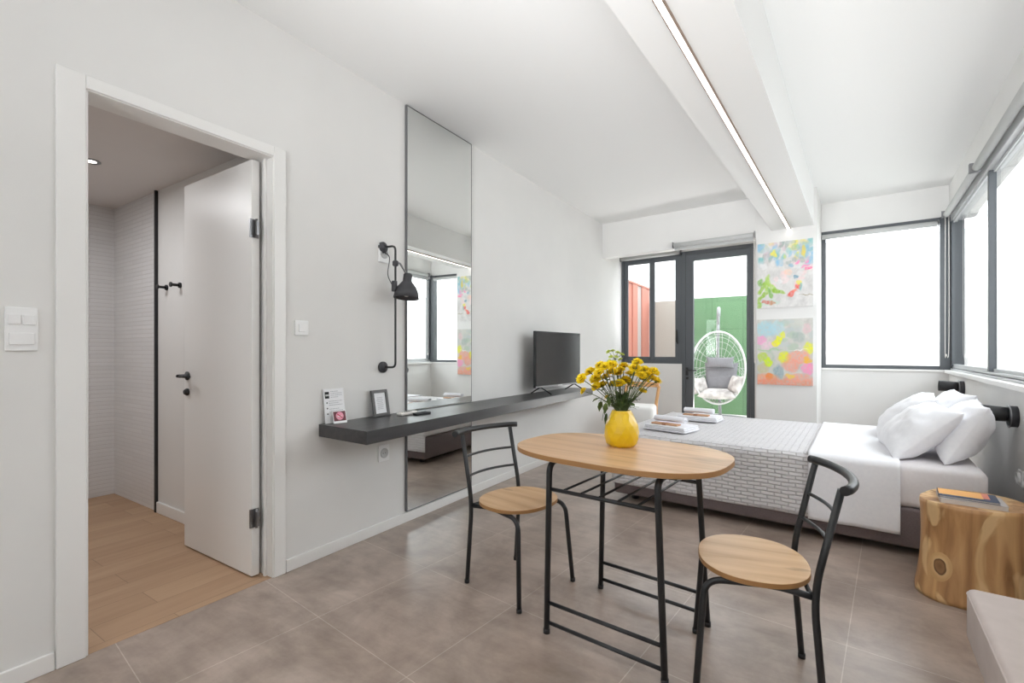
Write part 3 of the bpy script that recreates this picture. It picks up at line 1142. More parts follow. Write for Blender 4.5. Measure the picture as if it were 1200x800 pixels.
# ------------------------------------------------------------------ chairs (local +y = forward)
def make_chair(label, x, y, ang):
    t = thing('bistro_chair', label, 'chair', (x, y, 0), ang - pi / 2, 'black tube bistro chairs')
    r = 0.0105
    obj('seat', prism(NB(), superellipse(0.192, 0.168, 2.25, 72), 0.388, 0.405), M_oak_seat, t, bevel=0.002)
    bm = NB()
    o2 = superellipse(0.1924, 0.1684, 2.25, 72)
    q0 = [bm.verts.new((a, b, 0.3893)) for a, b in o2]
    q1 = [bm.verts.new((a, b, 0.4037)) for a, b in o2]
    for i in range(72):
        bm.faces.new((q0[i], q0[(i + 1) % 72], q1[(i + 1) % 72], q1[i]))
    obj('edge_band', bm, M_oak_edge, t, smooth=True)
    for sx in (-1, 1):
        post = fillet([(sx * 0.170, -0.178, 0), (sx * 0.166, -0.148, 0.385), (sx * 0.166, -0.218, 0.70)], 0.09, 8)
        obj('rear_leg', tube(NB(), post, r, 12), M_black, t)
        fr = fillet([(sx * 0.190, 0.178, 0), (sx * 0.166, 0.150, 0.377), (sx * 0.135, -0.05, 0.377), (sx * 0.160, -0.146, 0.372)], 0.055, 8)
        obj('front_leg', tube(NB(), fr, r, 12), M_black, t)
        obj('foot_cap', lathe(NB(), [(r + 0.0015, 0), (r + 0.0015, 0.016)], 12, Matrix.Translation((sx * 0.170, -0.178, 0))), M_blackmat, t)
        obj('foot_cap', lathe(NB(), [(r + 0.0015, 0), (r + 0.0015, 0.016)], 12, Matrix.Translation((sx * 0.190, 0.178, 0))), M_blackmat, t)
    arc = [(-0.216 + 0.432 * k / 20, -0.213 - 0.062 * (1 - ((k - 10) / 10) ** 2) ** 0.8, 0.708) for k in range(21)]
    obj('top_rail', tube(NB(), arc, 0.0135, 14), M_black, t)
    for z, yy in ((0.595, -0.195), (0.505, -0.175)):
        arc = [(-0.166 + 0.332 * k / 14, yy - 0.036 * (1 - ((k - 7) / 7) ** 2), z) for k in range(15)]
        obj('back_slat', tube(NB(), arc, 0.006, 10), M_black, t)
    obj('cross_bar', tube(NB(), [(-0.16, -0.142, 0.377), (0.16, -0.142, 0.377)], 0.007, 10), M_black, t)
    return t


make_chair('black tube bistro chair between the mirror and the oval table', -1.178, 1.905, radians(-11))
make_chair('black tube bistro chair standing in front of the bed', -0.172, 1.785, radians(191))

# ------------------------------------------------------------------ vase and flowers
VC = Vector((-0.665, 1.888))
vz = TZ + 0.0005
prof = [(0.050, 0.0), (0.062, 0.010), (0.069, 0.035), (0.0715, 0.060), (0.067, 0.088), (0.056, 0.112), (0.044, 0.134), (0.039, 0.147), (0.035, 0.147), (0.038, 0.134), (0.050, 0.110), (0.060, 0.088), (0.064, 0.060), (0.060, 0.02), (0.04, 0.012)]
bm = NB()
rings = []
seg = 13
for i, (r_, z) in enumerate(prof):
    ring = []
    for k in range(seg):
        a_ = 2 * pi * (k + (0.5 if (i % 2 and i < 8) else 0)) / seg
        j = random.uniform(-0.002, 0.002) if 0 < i < 7 else 0
        ring.append(bm.verts.new(((r_ + j) * cos(a_), (r_ + j) * sin(a_), z)))
    rings.append(ring)
for i, (a_, b_) in enumerate(zip(rings, rings[1:])):
    for k in range(seg):
        k2 = (k + 1) % seg
        if i % 2 == 0:
            bm.faces.new((a_[k], a_[k2], b_[k]))
            bm.faces.new((a_[k2], b_[k2], b_[k]))
        else:
            bm.faces.new((a_[k], a_[k2], b_[k2]))
            bm.faces.new((a_[k], b_[k2], b_[k]))
bm.faces.new(rings[0][::-1])
bm.faces.new(rings[-1])
va = obj('flower_vase', bm, M_yellow)
va.location = (VC.x, VC.y, vz)
tag(va, 'bright yellow faceted ceramic vase standing on oval table', 'vase')


def petal_bloom(n_ring, R, green=False, seed=0):
    rr = random.Random(seed)
    bm = NB()
    for (cnt, rad, lift, ln) in n_ring:
        for k in range(cnt):
            a = 2 * pi * (k + rr.random() * 0.5) / cnt
            d = Vector((cos(a), sin(a), 0))
            s = Vector((-sin(a), cos(a), 0))
            l_ = ln * rr.uniform(0.88, 1.1)
            w_ = R * 0.20
            base = d * rad * 0.25
            p = [base + Vector((0, 0, 0.0)), base + d * l_ * 0.55 + Vector((0, 0, lift * 0.8)), base + d * l_ + Vector((0, 0, lift * rr.uniform(0.6, 1.1)))]
            v = [bm.verts.new(p[0] - s * w_ * 0.4), bm.verts.new(p[0] + s * w_ * 0.4),
                 bm.verts.new(p[1] + s * w_ + Vector((0, 0, 0.0012))), bm.verts.new(p[1] - s * w_ + Vector((0, 0, 0.0012))),
                 bm.verts.new(p[2] + s * w_ * 0.45), bm.verts.new(p[2] - s * w_ * 0.45), bm.verts.new(p[1] + Vector((0, 0, -0.0015)))]
            bm.faces.new((v[0], v[1], v[2], v[6]))
            bm.faces.new((v[0], v[6], v[3]))
            bm.faces.new((v[6], v[2], v[4]))
            bm.faces.new((v[6], v[4], v[5]))
            bm.faces.new((v[3], v[6], v[5]))
    me = bpy.data.meshes.new('bloom')
    bmesh.ops.recalc_face_normals(bm, faces=bm.faces[:])
    bm.to_mesh(me)
    bm.free()
    for p in me.polygons:
        p.use_smooth = True
    return me


BL = []
for q in range(3):
    me = petal_bloom([(18, 0.006, 0.002, 0.0195), (16, 0.006, 0.008, 0.018), (13, 0.004, 0.013, 0.014), (9, 0.003, 0.016, 0.009), (5, 0.001, 0.016, 0.005)], 0.020, seed=q)
    me.materials.append(M_petal)
    BL.append(me)
gme = petal_bloom([(9, 0.004, 0.001, 0.012), (7, 0.003, 0.005, 0.008), (4, 0.002, 0.007, 0.004)], 0.014, seed=9)
gme.materials.append(M_petal_g)


def leaf_mesh(bm, base, d, L, w):
    d = Vector(d).normalized()
    up = Vector((0, 0, 1))
    s = d.cross(up).normalized()
    n_ = s.cross(d)
    pts = []
    for k in range(6):
        f = k / 5
        c_ = base + d * L * f + Vector((0, 0, -L * 0.30 * f * f))
        ww = w * math.sin(pi * min(1, f * 0.92 + 0.06)) * (1 + 0.25 * (k % 2))
        pts.append((bm.verts.new(c_ - s * ww), bm.verts.new(c_ + n_ * -w * 0.15), bm.verts.new(c_ + s * ww)))
    for a, b in zip(pts, pts[1:]):
        bm.faces.new((a[0], a[1], b[1], b[0]))
        bm.faces.new((a[1], a[2], b[2], b[1]))


cal = NB()
lathe(cal, [(0.002, -0.006), (0.007, 0.0), (0.008, 0.004)], 10)
cal_me = bpy.data.meshes.new('calyx')
cal.to_mesh(cal_me)
cal.free()
cal_me.materials.append(M_stem)
blooms = [(682, 444), (684, 458), (692, 436), (702, 437), (698, 445), (699, 453), (706, 452), (710, 443), (710, 430), (717, 428),
          (717, 436), (731, 430), (724, 438), (718, 451), (726, 450), (733, 445), (747, 425), (744, 432), (739, 439), (750, 435),
          (756, 434), (751, 440), (766, 436), (765, 444), (769, 447), (755, 445), (753, 458), (737, 449), (712, 466), (704, 429),
          (727, 434), (760, 440)]
mouth = Vector((VC.x, VC.y, vz + 0.145))
NUMS = ['first', 'second', 'third', 'fourth', 'fifth', 'sixth', 'seventh', 'eighth', 'ninth', 'tenth', 'eleventh', 'twelfth', 'thirteenth', 'fourteenth']
rows_ = {'upper': sorted([b for b in blooms if b[1] < 436]), 'middle': sorted([b for b in blooms if 436 <= b[1] < 445]), 'lower': sorted([b for b in blooms if b[1] >= 445])}
lab_of = {}
for rn_, bs in rows_.items():
    for k, b in enumerate(bs):
        lab_of[b] = 'yellow chrysanthemum, %s from the left in the %s row of the bouquet' % (NUMS[k], rn_)
for i, (u, v) in enumerate(blooms):
    dep = 1.945 + random.uniform(-0.07, 0.07)
    P = at(u, v, dep)
    sc = random.uniform(1.08, 1.32) * (0.75 if i in (26, 28, 1) else 1.0)
    t = thing('chrysanthemum', lab_of[(u, v)], 'flower', mouth, 0, 'yellow chrysanthemums in the vase')
    rel = P - mouth
    base = Vector((rel.x, rel.y, 0))
    base = base.normalized() * min(0.022, base.length * 0.25)
    path = smooth_path([base * 0.4 + Vector((0, 0, -0.09)), base + Vector((0, 0, 0.0)), base.lerp(rel, 0.5) + Vector((0, 0, 0.012)), rel], 5)
    obj('stem', tube(NB(), path, 0.0016, 6), M_stem, t)
    hd = bpy.data.objects.new('bloom', BL[i % 3])
    COL.objects.link(hd)
    hd.parent = t
    hd.location = rel
    dirv = (rel.normalized() * 0.8 + Vector((0.1, -0.35, 0.5)) + Vector((random.uniform(-0.3, 0.3), random.uniform(-0.3, 0.1), random.uniform(-0.2, 0.3)))).normalized()
    hd.rotation_euler = dirv.to_track_quat('Z', 'Y').to_euler()
    hd.scale = (sc, sc, sc)
    cx_ = bpy.data.objects.new('calyx', cal_me)
    COL.objects.link(cx_)
    cx_.parent = hd
    bm = NB()
    for k in range(3):
        f = random.uniform(0.15, 0.85)
        q_ = path[int(f * (len(path) - 6)) + 5]
        a = random.uniform(0, 2 * pi)
        leaf_mesh(bm, q_, (cos(a), sin(a), random.uniform(-0.1, 0.6)), random.uniform(0.022, 0.042), random.uniform(0.005, 0.010))
    obj('leaves', bm, M_leaf, t)
# the pale green spray behind
t = thing('pale_green_flower', 'pale yellow green flower cluster standing highest behind the yellow blooms', 'flower', mouth)
top = at(721, 421, 2.03) - mouth
path = smooth_path([Vector((0, 0.0, -0.09)), Vector((0, 0.008, 0.0)), top * 0.55, top], 6)
bm = tube(NB(), path, 0.0022, 6)
spr = [at(u, v, 2.03 + random.uniform(-0.02, 0.02)) - mouth for u, v in ((713, 412), (718, 411), (724, 413), (729, 415), (716, 418), (722, 418), (727, 421), (714, 423), (720, 424))]
for q in spr:
    tube(bm, [top, q], 0.0011, 5)
obj('stem', bm, M_stem, t)
for q in spr:
    hd = bpy.data.objects.new('bloom', gme)
    COL.objects.link(hd)
    hd.parent = t
    hd.location = q
    hd.rotation_euler = (Vector((random.uniform(-.3, .3), random.uniform(-.8, -.2), 0.8))).to_track_quat('Z', 'Y').to_euler()
# leafy greenery
t = thing('foliage_sprig', 'dark green leaves drooping over the left of the vase rim', 'foliage', mouth)
bm = NB()
for (u, v) in ((706, 470), (710, 478), (704, 476), (708, 486), (713, 470), (711, 490)):
    q = at(u, v - 6, 1.93) - mouth
    leaf_mesh(bm, q, (random.uniform(-0.3, 0.1), random.uniform(-0.2, 0.2), -0.9), 0.035, 0.010)
obj('leaves', bm, M_leaf, t)
obj('stem', tube(NB(), smooth_path([(0, 0, -0.05), (-0.012, 0, 0.0), (-0.035, -0.01, 0.02), (at(706, 470, 1.93) - mouth)[:], (at(709, 486, 1.93) - mouth)[:]], 5), 0.0015, 6), M_stem, t)
t = thing('foliage_filler', 'dense dark green foliage filling the vase mouth between stems', 'foliage', mouth)
bm = NB()
for k in range(46):
    a = random.uniform(0, 2 * pi)
    el = random.uniform(0.5, 1.4)
    b0 = Vector((cos(a) * 0.012, sin(a) * 0.012, random.uniform(0.0, 0.05)))
    leaf_mesh(bm, b0, (cos(a) * cos(el), sin(a) * cos(el), sin(el)), random.uniform(0.035, 0.07), random.uniform(0.006, 0.012))
obj('leaves', bm, M_leaf, t)
bm = NB()
for k in range(14):
    a = 2 * pi * k / 14
    tube(bm, [(cos(a) * 0.008, sin(a) * 0.008, -0.08), (cos(a) * 0.02, sin(a) * 0.02, 0.05)], 0.0014, 5)
obj('stems', bm, M_stem, t)

# ------------------------------------------------------------------ bed (local x = RN, y = RD)
BX0, BX1 = -1.475, 0.52
BS0, BS1 = 3.275, 4.735
bed = thing('double_bed', 'double bed with taupe upholstered base and pale sheeted mattress', 'bed', (0, 0, 0), -B)
obj('base', rbox(NB(), BX0, BX1 + 0.05, BS0, BS1, 0.05, 0.262, 0.018), M_base_f, bed)
obj('mattress', rbox(NB(), BX0 + 0.01, BX1, BS0 + 0.008, BS1 - 0.008, 0.262, 0.494, 0.035, seg=5), M_sheet_m, bed)
for (x, y) in ((BX0 + 0.12, BS0 + 0.12), (BX1 - 0.12, BS0 + 0.12), (BX0 + 0.12, BS1 - 0.12), (BX1 - 0.12, BS1 - 0.12)):
    obj('leg', lathe(NB(), [(0.025, 0.0), (0.03, 0.055)], 16, Matrix.Translation((x, y, 0))), M_black, bed)


def drape(x0, x1, top, hem_f, hem_b, off, seed, nx=70, fold=0.0, foot=False, wrinkle=0.002, uvm=None, hemw=0.004):
    """cloth over the bed: goes up the front side, over the top and down behind"""
    ys0, ys1 = BS0 - off, BS1 + off
    r = 0.045
    prof = []
    n1 = 16
    for k in range(n1):
        prof.append((ys0, hem_f + (top - r - hem_f) * k / n1))
    for k in range(9):
        a = pi / 2 * k / 8
        prof.append((ys0 + r - r * cos(a), top - r + r * sin(a)))
    n2 = 40
    for k in range(1, n2):
        prof.append((ys0 + r + (ys1 - ys0 - 2 * r) * k / n2, top))
    for k in range(9):
        a = pi / 2 * k / 8
        prof.append((ys1 - r + r * sin(a), top - r + r * cos(a)))
    for k in range(1, 9):
        prof.append((ys1, top - r - (top - r - hem_b) * k / 8))
    bm = NB()
    uvl = bm.loops.layers.uv.new('UVMap')
    arc = [0]
    for a, b in zip(prof, prof[1:]):
        arc.append(arc[-1] + math.hypot(a[0] - b[0], a[1] - b[1]))
    cols = []
    xs = [x0 + (x1 - x0) * i / nx for i in range(nx + 1)]
    for i, x in enumerate(xs):
        col_ = []
        for j, (y, z) in enumerate(prof):
            side = 1.0 if j < n1 else 0.0
            hang = max(0, (n1 - j) / n1)
            wv = noise.noise(Vector((x * 5, seed, z * 1.5))) * 0.012 * hang
            sag = noise.noise(Vector((x * 3.5, seed + 4, 0))) * hemw * hang
            wr = noise.noise(Vector((x * 7, y * 7, seed + z * 6))) * wrinkle + noise.noise(Vector((x * 19, y * 16, seed))) * wrinkle * 0.5
            yy, zz = y, z
            if j < n1 + 4:
                yy = y - abs(wv) - wr * 0.5
                zz = z + sag
            else:
                zz = z + wr
            col_.append(bm.verts.new((x, yy, zz)))
        cols.append(col_)
    for i in range(nx):
        for j in range(len(prof) - 1):
            f = bm.faces.new((cols[i][j], cols[i + 1][j], cols[i + 1][j + 1], cols[i][j + 1]))
            f.smooth = True
            for lp, (a, b) in zip(f.loops, ((i, j), (i + 1, j), (i + 1, j + 1), (i, j + 1))):
                lp[uvl].uv = (xs[a], arc[b])
    return bm


def cloth_obj(name, bm, m, thick=0.004, parent=None):
    me = bpy.data.meshes.new(name)
    bm.to_mesh(me)
    bm.free()
    me.materials.append(m)
    o = bpy.data.objects.new(name, me)
    COL.objects.link(o)
    if parent:
        o.parent = parent
    s = o.modifiers.new('thick', 'SOLIDIFY')
    s.thickness = thick
    s.offset = 1
    return o


o = cloth_obj('coverlet', drape(BX0 - 0.012, -0.20, 0.500, 0.128, 0.13, 0.006, 1.3, 80), M_cover, -0.008)
o.rotation_euler = (0, 0, -B)
tag(o, 'pale grey quilted coverlet spread over the foot of bed', 'bedspread')
o = cloth_obj('folded_sheet', drape(-0.243, 0.177, 0.512, 0.122, 0.12, 0.020, 5.1, 30, wrinkle=0.004, hemw=0.008), M_cloth_w, -0.006)
o.rotation_euler = (0, 0, -B)
tag(o, 'white top sheet folded across the bed beside pillows', 'sheet')
# end flap of coverlet over the foot of the bed
bm = NB()
uvl = bm.loops.layers.uv.new('UVMap')
g = []
for i in range(31):
    y = BS0 - 0.004 + (BS1 - BS0 + 0.008) * i / 30
    g.append([bm.verts.new((BX0 - 0.014 - abs(noise.noise(Vector((y * 4, 2, 0)))) * 0.01 * (1 - j / 6), y, 0.385 + 0.118 * j / 6)) for j in range(7)])
for i in range(30):
    for j in range(6):
        f = bm.faces.new((g[i][j], g[i + 1][j], g[i + 1][j + 1], g[i][j + 1]))
        for lp, (a, b) in zip(f.loops, ((i, j), (i + 1, j), (i + 1, j + 1), (i, j + 1))):
            lp[uvl].uv = (a * 0.05, b * 0.02)
fl = cloth_obj('foot_flap', bm, M_cover, 0.006)
fl.parent = bpy.data.objects['coverlet']

# pillows
def pillow(label, x, y, z, w, h, t_, tilt, turn, seed, group='white bed pillows'):
    """standing and leaning back: w runs along the bed's width, h up the wall"""
    M_ = Matrix.Rotation(turn, 4, 'Z') @ Matrix.Rotation(tilt, 4, 'Y')
    # cushion axes: x->height, y->width, z->thickness
    bm = cushion(h, w, t_, 40, 0.014, seed, 2.2, 0.12, M_, 4.0)
    o = obj('pillow', bm, M_cloth_w, None, smooth=True)
    p_ = RN * x + RD * y
    o.location = (p_.x, p_.y, z)
    o.rotation_euler = (0, 0, -B)
    return tag(o, label, 'pillow', group)


PZ = 0.665
pillow('plump white pillow at the back, nearest the reading lamp', 0.470, 3.67, 0.655, 0.60, 0.36, 0.20, radians(-62), radians(-4), 1)
pillow('white pillow leaning in front, on the near side of bed', 0.270, 3.66, 0.640, 0.60, 0.40, 0.20, radians(-44), radians(5), 2)
pillow('white pillow at the back, on the far side of bed', 0.480, 4.34, 0.660, 0.60, 0.38, 0.19, radians(-62), radians(3), 3)
pillow('white pillow leaning in front, on the far side of bed', 0.270, 4.32, 0.650, 0.60, 0.42, 0.19, radians(-44), radians(-4), 4)

# ------------------------------------------------------------------ towels
M_towel = noise_mat('white_terry', (240, 240, 244), (232, 232, 238), 0.95, (160, 160, 160), 2, bump=0.5, dist=0.002)
M_tan = mat('tan_paper', (206, 160, 126), 0.7)
def towel_set(x, y, rz, wh):
    o1 = thing('folded_towel', 'white folded bath towel lying on the bed, ' + wh, 'towel', (x, y, 0.509), rz, 'folded bath towels on the bed')
    for k in range(3):
        obj('folded_layer', rbox(NB(), -0.17 + 0.006 * k, 0.17 - 0.004 * k, -0.12, 0.12 - 0.006 * k, 0.0135 * k, 0.0135 * (k + 1), 0.006), M_towel, o1)
    o2 = thing('tan_soap_packet', 'tan packet tucked under the towel roll, ' + wh, 'packet', (x, y, 0.5505), rz, 'tan packets')
    obj('packet', rbox(NB(), -0.12, 0.09, -0.085, -0.02, 0.0, 0.012, 0.004), M_tan, o2)
    obj('packet_band', bx(-0.03, 0.0, -0.0865, -0.0185, -0.0004, 0.0125), mat('brown_label', (170, 120, 90), 0.7), o2)
    o3 = thing('rolled_hand_towel', 'white rolled hand towel on top of the folded towel, ' + wh, 'towel', (x, y, 0.563), rz, 'rolled hand towels')
    bm = NB()
    pts = []
    for k in range(60):
        a = k / 60 * 2 * pi * 2.6
        r_ = 0.006 + 0.017 * k / 60
        pts.append((r_ * cos(a) * 1.75, r_ * sin(a)))
    rings_ = []
    for xx in (-0.125, -0.1235, -0.06, 0.0, 0.06, 0.1135, 0.115):
        sc = 0.97 if abs(xx) > 0.1138 else 1.0
        rings_.append([bm.verts.new((xx + 0.0, p_[0] * sc, 0.0245 + p_[1] * sc)) for p_ in pts])
    for a_, b_ in zip(rings_, rings_[1:]):
        for k in range(59):
            f = bm.faces.new((a_[k], a_[k + 1], b_[k + 1], b_[k]))
            f.smooth = True
    ro = obj('towel_roll', bm, M_towel, o3)
    so = ro.modifiers.new('thick', 'SOLIDIFY')
    so.thickness = 0.0065
    so.offset = 0


towel_set(-0.90, 3.66, radians(-14), 'nearer the oval table')
towel_set(-0.82, 4.32, radians(-4), 'nearer the garden door')

# ------------------------------------------------------------------ reading lamps on the window side wall
def reading_lamp(s0, z, label):
    p_ = RN * WALL_R + RD * s0
    t = thing('reading_lamp', label, 'lamp', (p_.x, p_.y, z), -B, 'black bedside reading lamps')
    My_ = Matrix.Rotation(-pi / 2, 4, 'Y')
    obj('wall_base', lathe(NB(), [(0.058, 0.0), (0.058, 0.030), (0.050, 0.036)], 32, My_), M_lampgrey, t)
    obj('trim_ring', lathe(NB(), [(0.064, 0.030), (0.064, 0.034), (0.050, 0.034)], 32, My_, False, False), M_chrome, t)
    Mh = Matrix.Translation((-0.045, 0.0, 0.010)) @ Matrix.Rotation(radians(3), 4, 'Y') @ My_
    sh_ = obj('lamp_shade', lathe(NB(), [(0.036, -0.008), (0.040, 0.0), (0.044, 0.110), (0.041, 0.111), (0.036, 0.02)], 28, Mh, True, False), M_blackmat, t)
    obj('bulb_lens', lathe(NB(), [(0.001, 0.09), (0.039, 0.09)], 20, Mh, False, False), mat('lens', (200, 196, 188), 0.3), sh_)
    obj('switch_knob', lathe(NB(), [(0.004, 0.034), (0.004, 0.040)], 10, Matrix.Translation((0, -0.022, -0.012)) @ My_), M_chrome, t)
    return t


reading_lamp(3.70, 0.745, 'black bedside reading lamp above the tree stump')
reading_lamp(5.32, 0.800, 'black bedside reading lamp beyond the pillows')
l_ = bpy.data.lights.new('reading_lamp_glow', 'SPOT')
l_.energy = 0.35
l_.color = (1, 0.82, 0.66)
l_.spot_size = radians(120)
l_.spot_blend = 1.0
l_.shadow_soft_size = 0.06
lo = bpy.data.objects.new('reading_lamp_glow', l_)
p = RN * (WALL_R - 0.12) + RD * 3.66
lo.location = (p.x, p.y, 0.70)
COL.objects.link(lo)

# round socket low on the window side wall
p = RN * WALL_R + RD * 3.60
t = thing('wall_socket', 'round white double wall socket beside the bed head', 'socket', (p.x, p.y, 0.43), -B)
My_ = Matrix.Rotation(-pi / 2, 4, 'Y')
obj('plate', rbox(NB(), -0.010, 0.0, -0.042, 0.042, -0.042, 0.042, 0.004), M_plastic, t)
obj('socket_well', lathe(NB(), [(0.032, 0.010), (0.032, 0.022), (0.024, 0.022), (0.022, 0.012), (0.001, 0.012)], 24, My_, False, False), M_plastic, t)

# ------------------------------------------------------------------ tree stump side table
SC = Vector((0.625, 2.925))
SH = 0.425
def stump_mat():
    m = mat('polished_tree_trunk', (150, 102, 60), 0.42, spec=0.5)
    t = NT(m)
    v = t.coords('Object', (16, 16, 1.4))
    n1 = t.n('ShaderNodeTexNoise', i_Scale=1.0, i_Detail=8.0, i_Distortion=0.8)
    t.l(v, n1.inputs['Vector'])
    c1 = t.ramp(n1.outputs['Fac'], [(0.30, lin(140, 96, 58)), (0.5, lin(184, 138, 90)), (0.7, lin(212, 168, 116))])
    v2 = t.coords('Object', (5.5, 5.5, 2.4), loc=(0.3, 0.8, 0.4))
    n2 = t.n('ShaderNodeTexNoise', i_Scale=1.0, i_Detail=3.0, i_Distortion=1.0)
    t.l(v2, n2.inputs['Vector'])
    sap = t.ramp(n2.outputs['Fac'], [(0.50, (0, 0, 0, 1)), (0.54, (1, 1, 1, 1))])
    mul = t.n('ShaderNodeMath', operation='MULTIPLY')
    mul.inputs[1].default_value = 0.75
    t.l(sap, mul.inputs[0])
    c2 = t.mix(mul.outputs[0], c1, lin(232, 198, 146))
    t.l(c2, t.b.inputs['Base Color'])
    t.bump(n1.outputs['Fac'], 0.25, 0.003)
    return m


def knot_mat():
    m = mat('wood_knot', (120, 84, 54), 0.5)
    t = NT(m)
    v = t.coords('Object', (1 / 0.042, 1 / 0.042, 1 / 0.062))
    gr = t.n('ShaderNodeVectorMath', operation='LENGTH')
    nz = t.n('ShaderNodeTexNoise', i_Scale=1.5, i_Detail=2.0)
    t.l(v, nz.inputs['Vector'])
    t.l(v, gr.inputs[0])
    ad = t.n('ShaderNodeMath', operation='ADD')
    t.l(gr.outputs['Value'], ad.inputs[0])
    mm = t.n('ShaderNodeMath', operation='MULTIPLY')
    mm.inputs[1].default_value = 0.3
    t.l(nz.outputs['Fac'], mm.inputs[0])
    t.l(mm.outputs[0], ad.inputs[1])
    t.l(t.ramp(ad.outputs[0], [(0.0, lin(120, 84, 54)), (0.55, lin(150, 110, 72)), (0.68, lin(96, 64, 38)), (0.75, lin(220, 184, 132)), (1.0, lin(206, 164, 112))]), t.b.inputs['Base Color'])
    return m


t = thing('tree_stump_table', 'polished tree stump side table with a knot, by bed head', 'side table', (SC.x, SC.y, 0))
bm = NB()
NS = 72
rings = []
def stump_r(a, z):
    f = z / SH
    r_ = 0.197 + 0.030 * (1 - f) ** 2 - 0.006 * sin(f * pi)
    r_ += 0.012 * cos(2 * (a - 0.6)) + 0.008 * cos(3 * a + 1.0) + 0.006 * cos(5 * a + f * 1.5)
    r_ += 0.004 * noise.noise(Vector((cos(a) * 3, sin(a) * 3, z * 6)))
    return r_ * 0.965


for i in range(25):
    z = SH * i / 24
    k_ = 1.0
    if i == 24:
        k_ = 0.985
    if i == 0:
        k_ = 0.985
    ring = []
    for k in range(NS):
        a = 2 * pi * k / NS
        r_ = stump_r(a, z) * k_
        ring.append(bm.verts.new((r_ * cos(a), r_ * sin(a), z)))
    rings.append(ring)
for a_, b_ in zip(rings, rings[1:]):
    for k in range(NS):
        f = bm.faces.new((a_[k], a_[(k + 1) % NS], b_[(k + 1) % NS], b_[k]))
        f.smooth = True
bm.faces.new(rings[0][::-1])
bm.faces.new(rings[-1])
obj('trunk', bm, stump_mat(), t)
ka = math.atan2(-0.135, -0.125)
kz = 0.15
kr = stump_r(ka, kz)
bm = NB()
gx = []
for i in range(17):
    row = []
    for j in range(17):
        u_, v_ = -1 + i / 8, -1 + j / 8
        # square grid mapped to a disc
        x_ = u_ * math.sqrt(1 - v_ * v_ / 2)
        y_ = v_ * math.sqrt(1 - u_ * u_ / 2)
        aa = ka + x_ * 0.042 / kr
        zz = kz + y_ * 0.062
        rr = x_ * x_ + y_ * y_
        r_ = stump_r(aa, zz) + 0.0035 * (1 - rr) + 0.0008 - 0.003 * max(0, 0.25 - rr) * 4
        row.append(bm.verts.new((r_ * cos(aa) - kr * cos(ka), r_ * sin(aa) - kr * sin(ka), zz - kz)))
    gx.append(row)
for i in range(16):
    for j in range(16):
        f = bm.faces.new((gx[i][j], gx[i + 1][j], gx[i + 1][j + 1], gx[i][j + 1]))
        f.smooth = True
kn = obj('knot', bm, knot_mat(), t)
kn.location = (kr * cos(ka), kr * sin(ka), kz)

# books on the stump
def book(label, x, y, z, w, d, h, rz, cov, page, band=None):
    t = thing('book', label, 'book', (x, y, z), rz, 'books on the tree stump')
    obj('pages', bx(-w / 2 + 0.002, w / 2 - 0.002, -d / 2 + 0.002, d / 2 - 0.002, 0.0012, h - 0.0012), page, t)
    bm = bx(-w / 2, w / 2, -d / 2, d / 2, 0, 0.0012)
    box(bm, -w / 2, w / 2, -d / 2, d / 2, h - 0.0012, h)
    box(bm, -w / 2 - 0.0005, -w / 2 + 0.0008, -d / 2, d / 2, 0, h)
    obj('cover', bm, cov, t)
    if band:
        for (x0, x1, y0, y1, m_) in band:
            obj('cover_print', bx(x0, x1, y0, y1, h, h + 0.0004), m_, t)
    return t


M_page = mat('book_pages', (214, 206, 200), 0.8)
M_navy = mat('navy_cover', (34, 52, 84), 0.5)
M_orng = mat('orange_cover', (240, 178, 100), 0.5)
book('thick pale book lying at the bottom of the pile on stump', 0.600, 2.875, SH + 0.0005, 0.215, 0.155, 0.020, radians(-4), mat('grey_cover', (196, 190, 188), 0.5), M_page)
book('thin navy and orange book lying on top of pale book', 0.590, 2.885, SH + 0.0215, 0.195, 0.145, 0.008, radians(-7), M_navy, M_page,
     [(-0.095, 0.050, -0.040, 0.070, M_orng), (0.050, 0.072, -0.030, 0.070, mat('coral_print', (222, 130, 110), 0.5))])

# ------------------------------------------------------------------ upholstered bench
M_bench = noise_mat('pale_taupe_upholstery', (206, 194, 188), (198, 186, 180), 0.85, (14, 14, 14), 4, bump=0.1, dist=0.002)
t = thing('upholstered_bench', 'pale taupe upholstered bench in the lower right corner', 'bench', (0, 0, 0), -B)
obj('cushion', rbox(NB(), 0.256, 0.675, 0.95, 1.936, 0.245, 0.400, 0.018, seg=4), M_bench, t)
obj('base', rbox(NB(), 0.30, 0.665, 1.0, 1.89, 0.03, 0.245, 0.01), mat('grey_green_base', (112, 112, 106), 0.6), t)
obj('piping', tube(NB(), fillet([(0.258, 0.97, 0.385), (0.258, 1.934, 0.385), (0.66, 1.934, 0.385)], 0.02), 0.004, 8), M_bench, t)
for (x, y) in ((0.33, 1.04), (0.33, 1.86), (0.63, 1.04), (0.63, 1.86)):
    obj('leg', lathe(NB(), [(0.018, 0), (0.02, 0.035)], 12, Matrix.Translation((x, y, 0))), M_black, t)

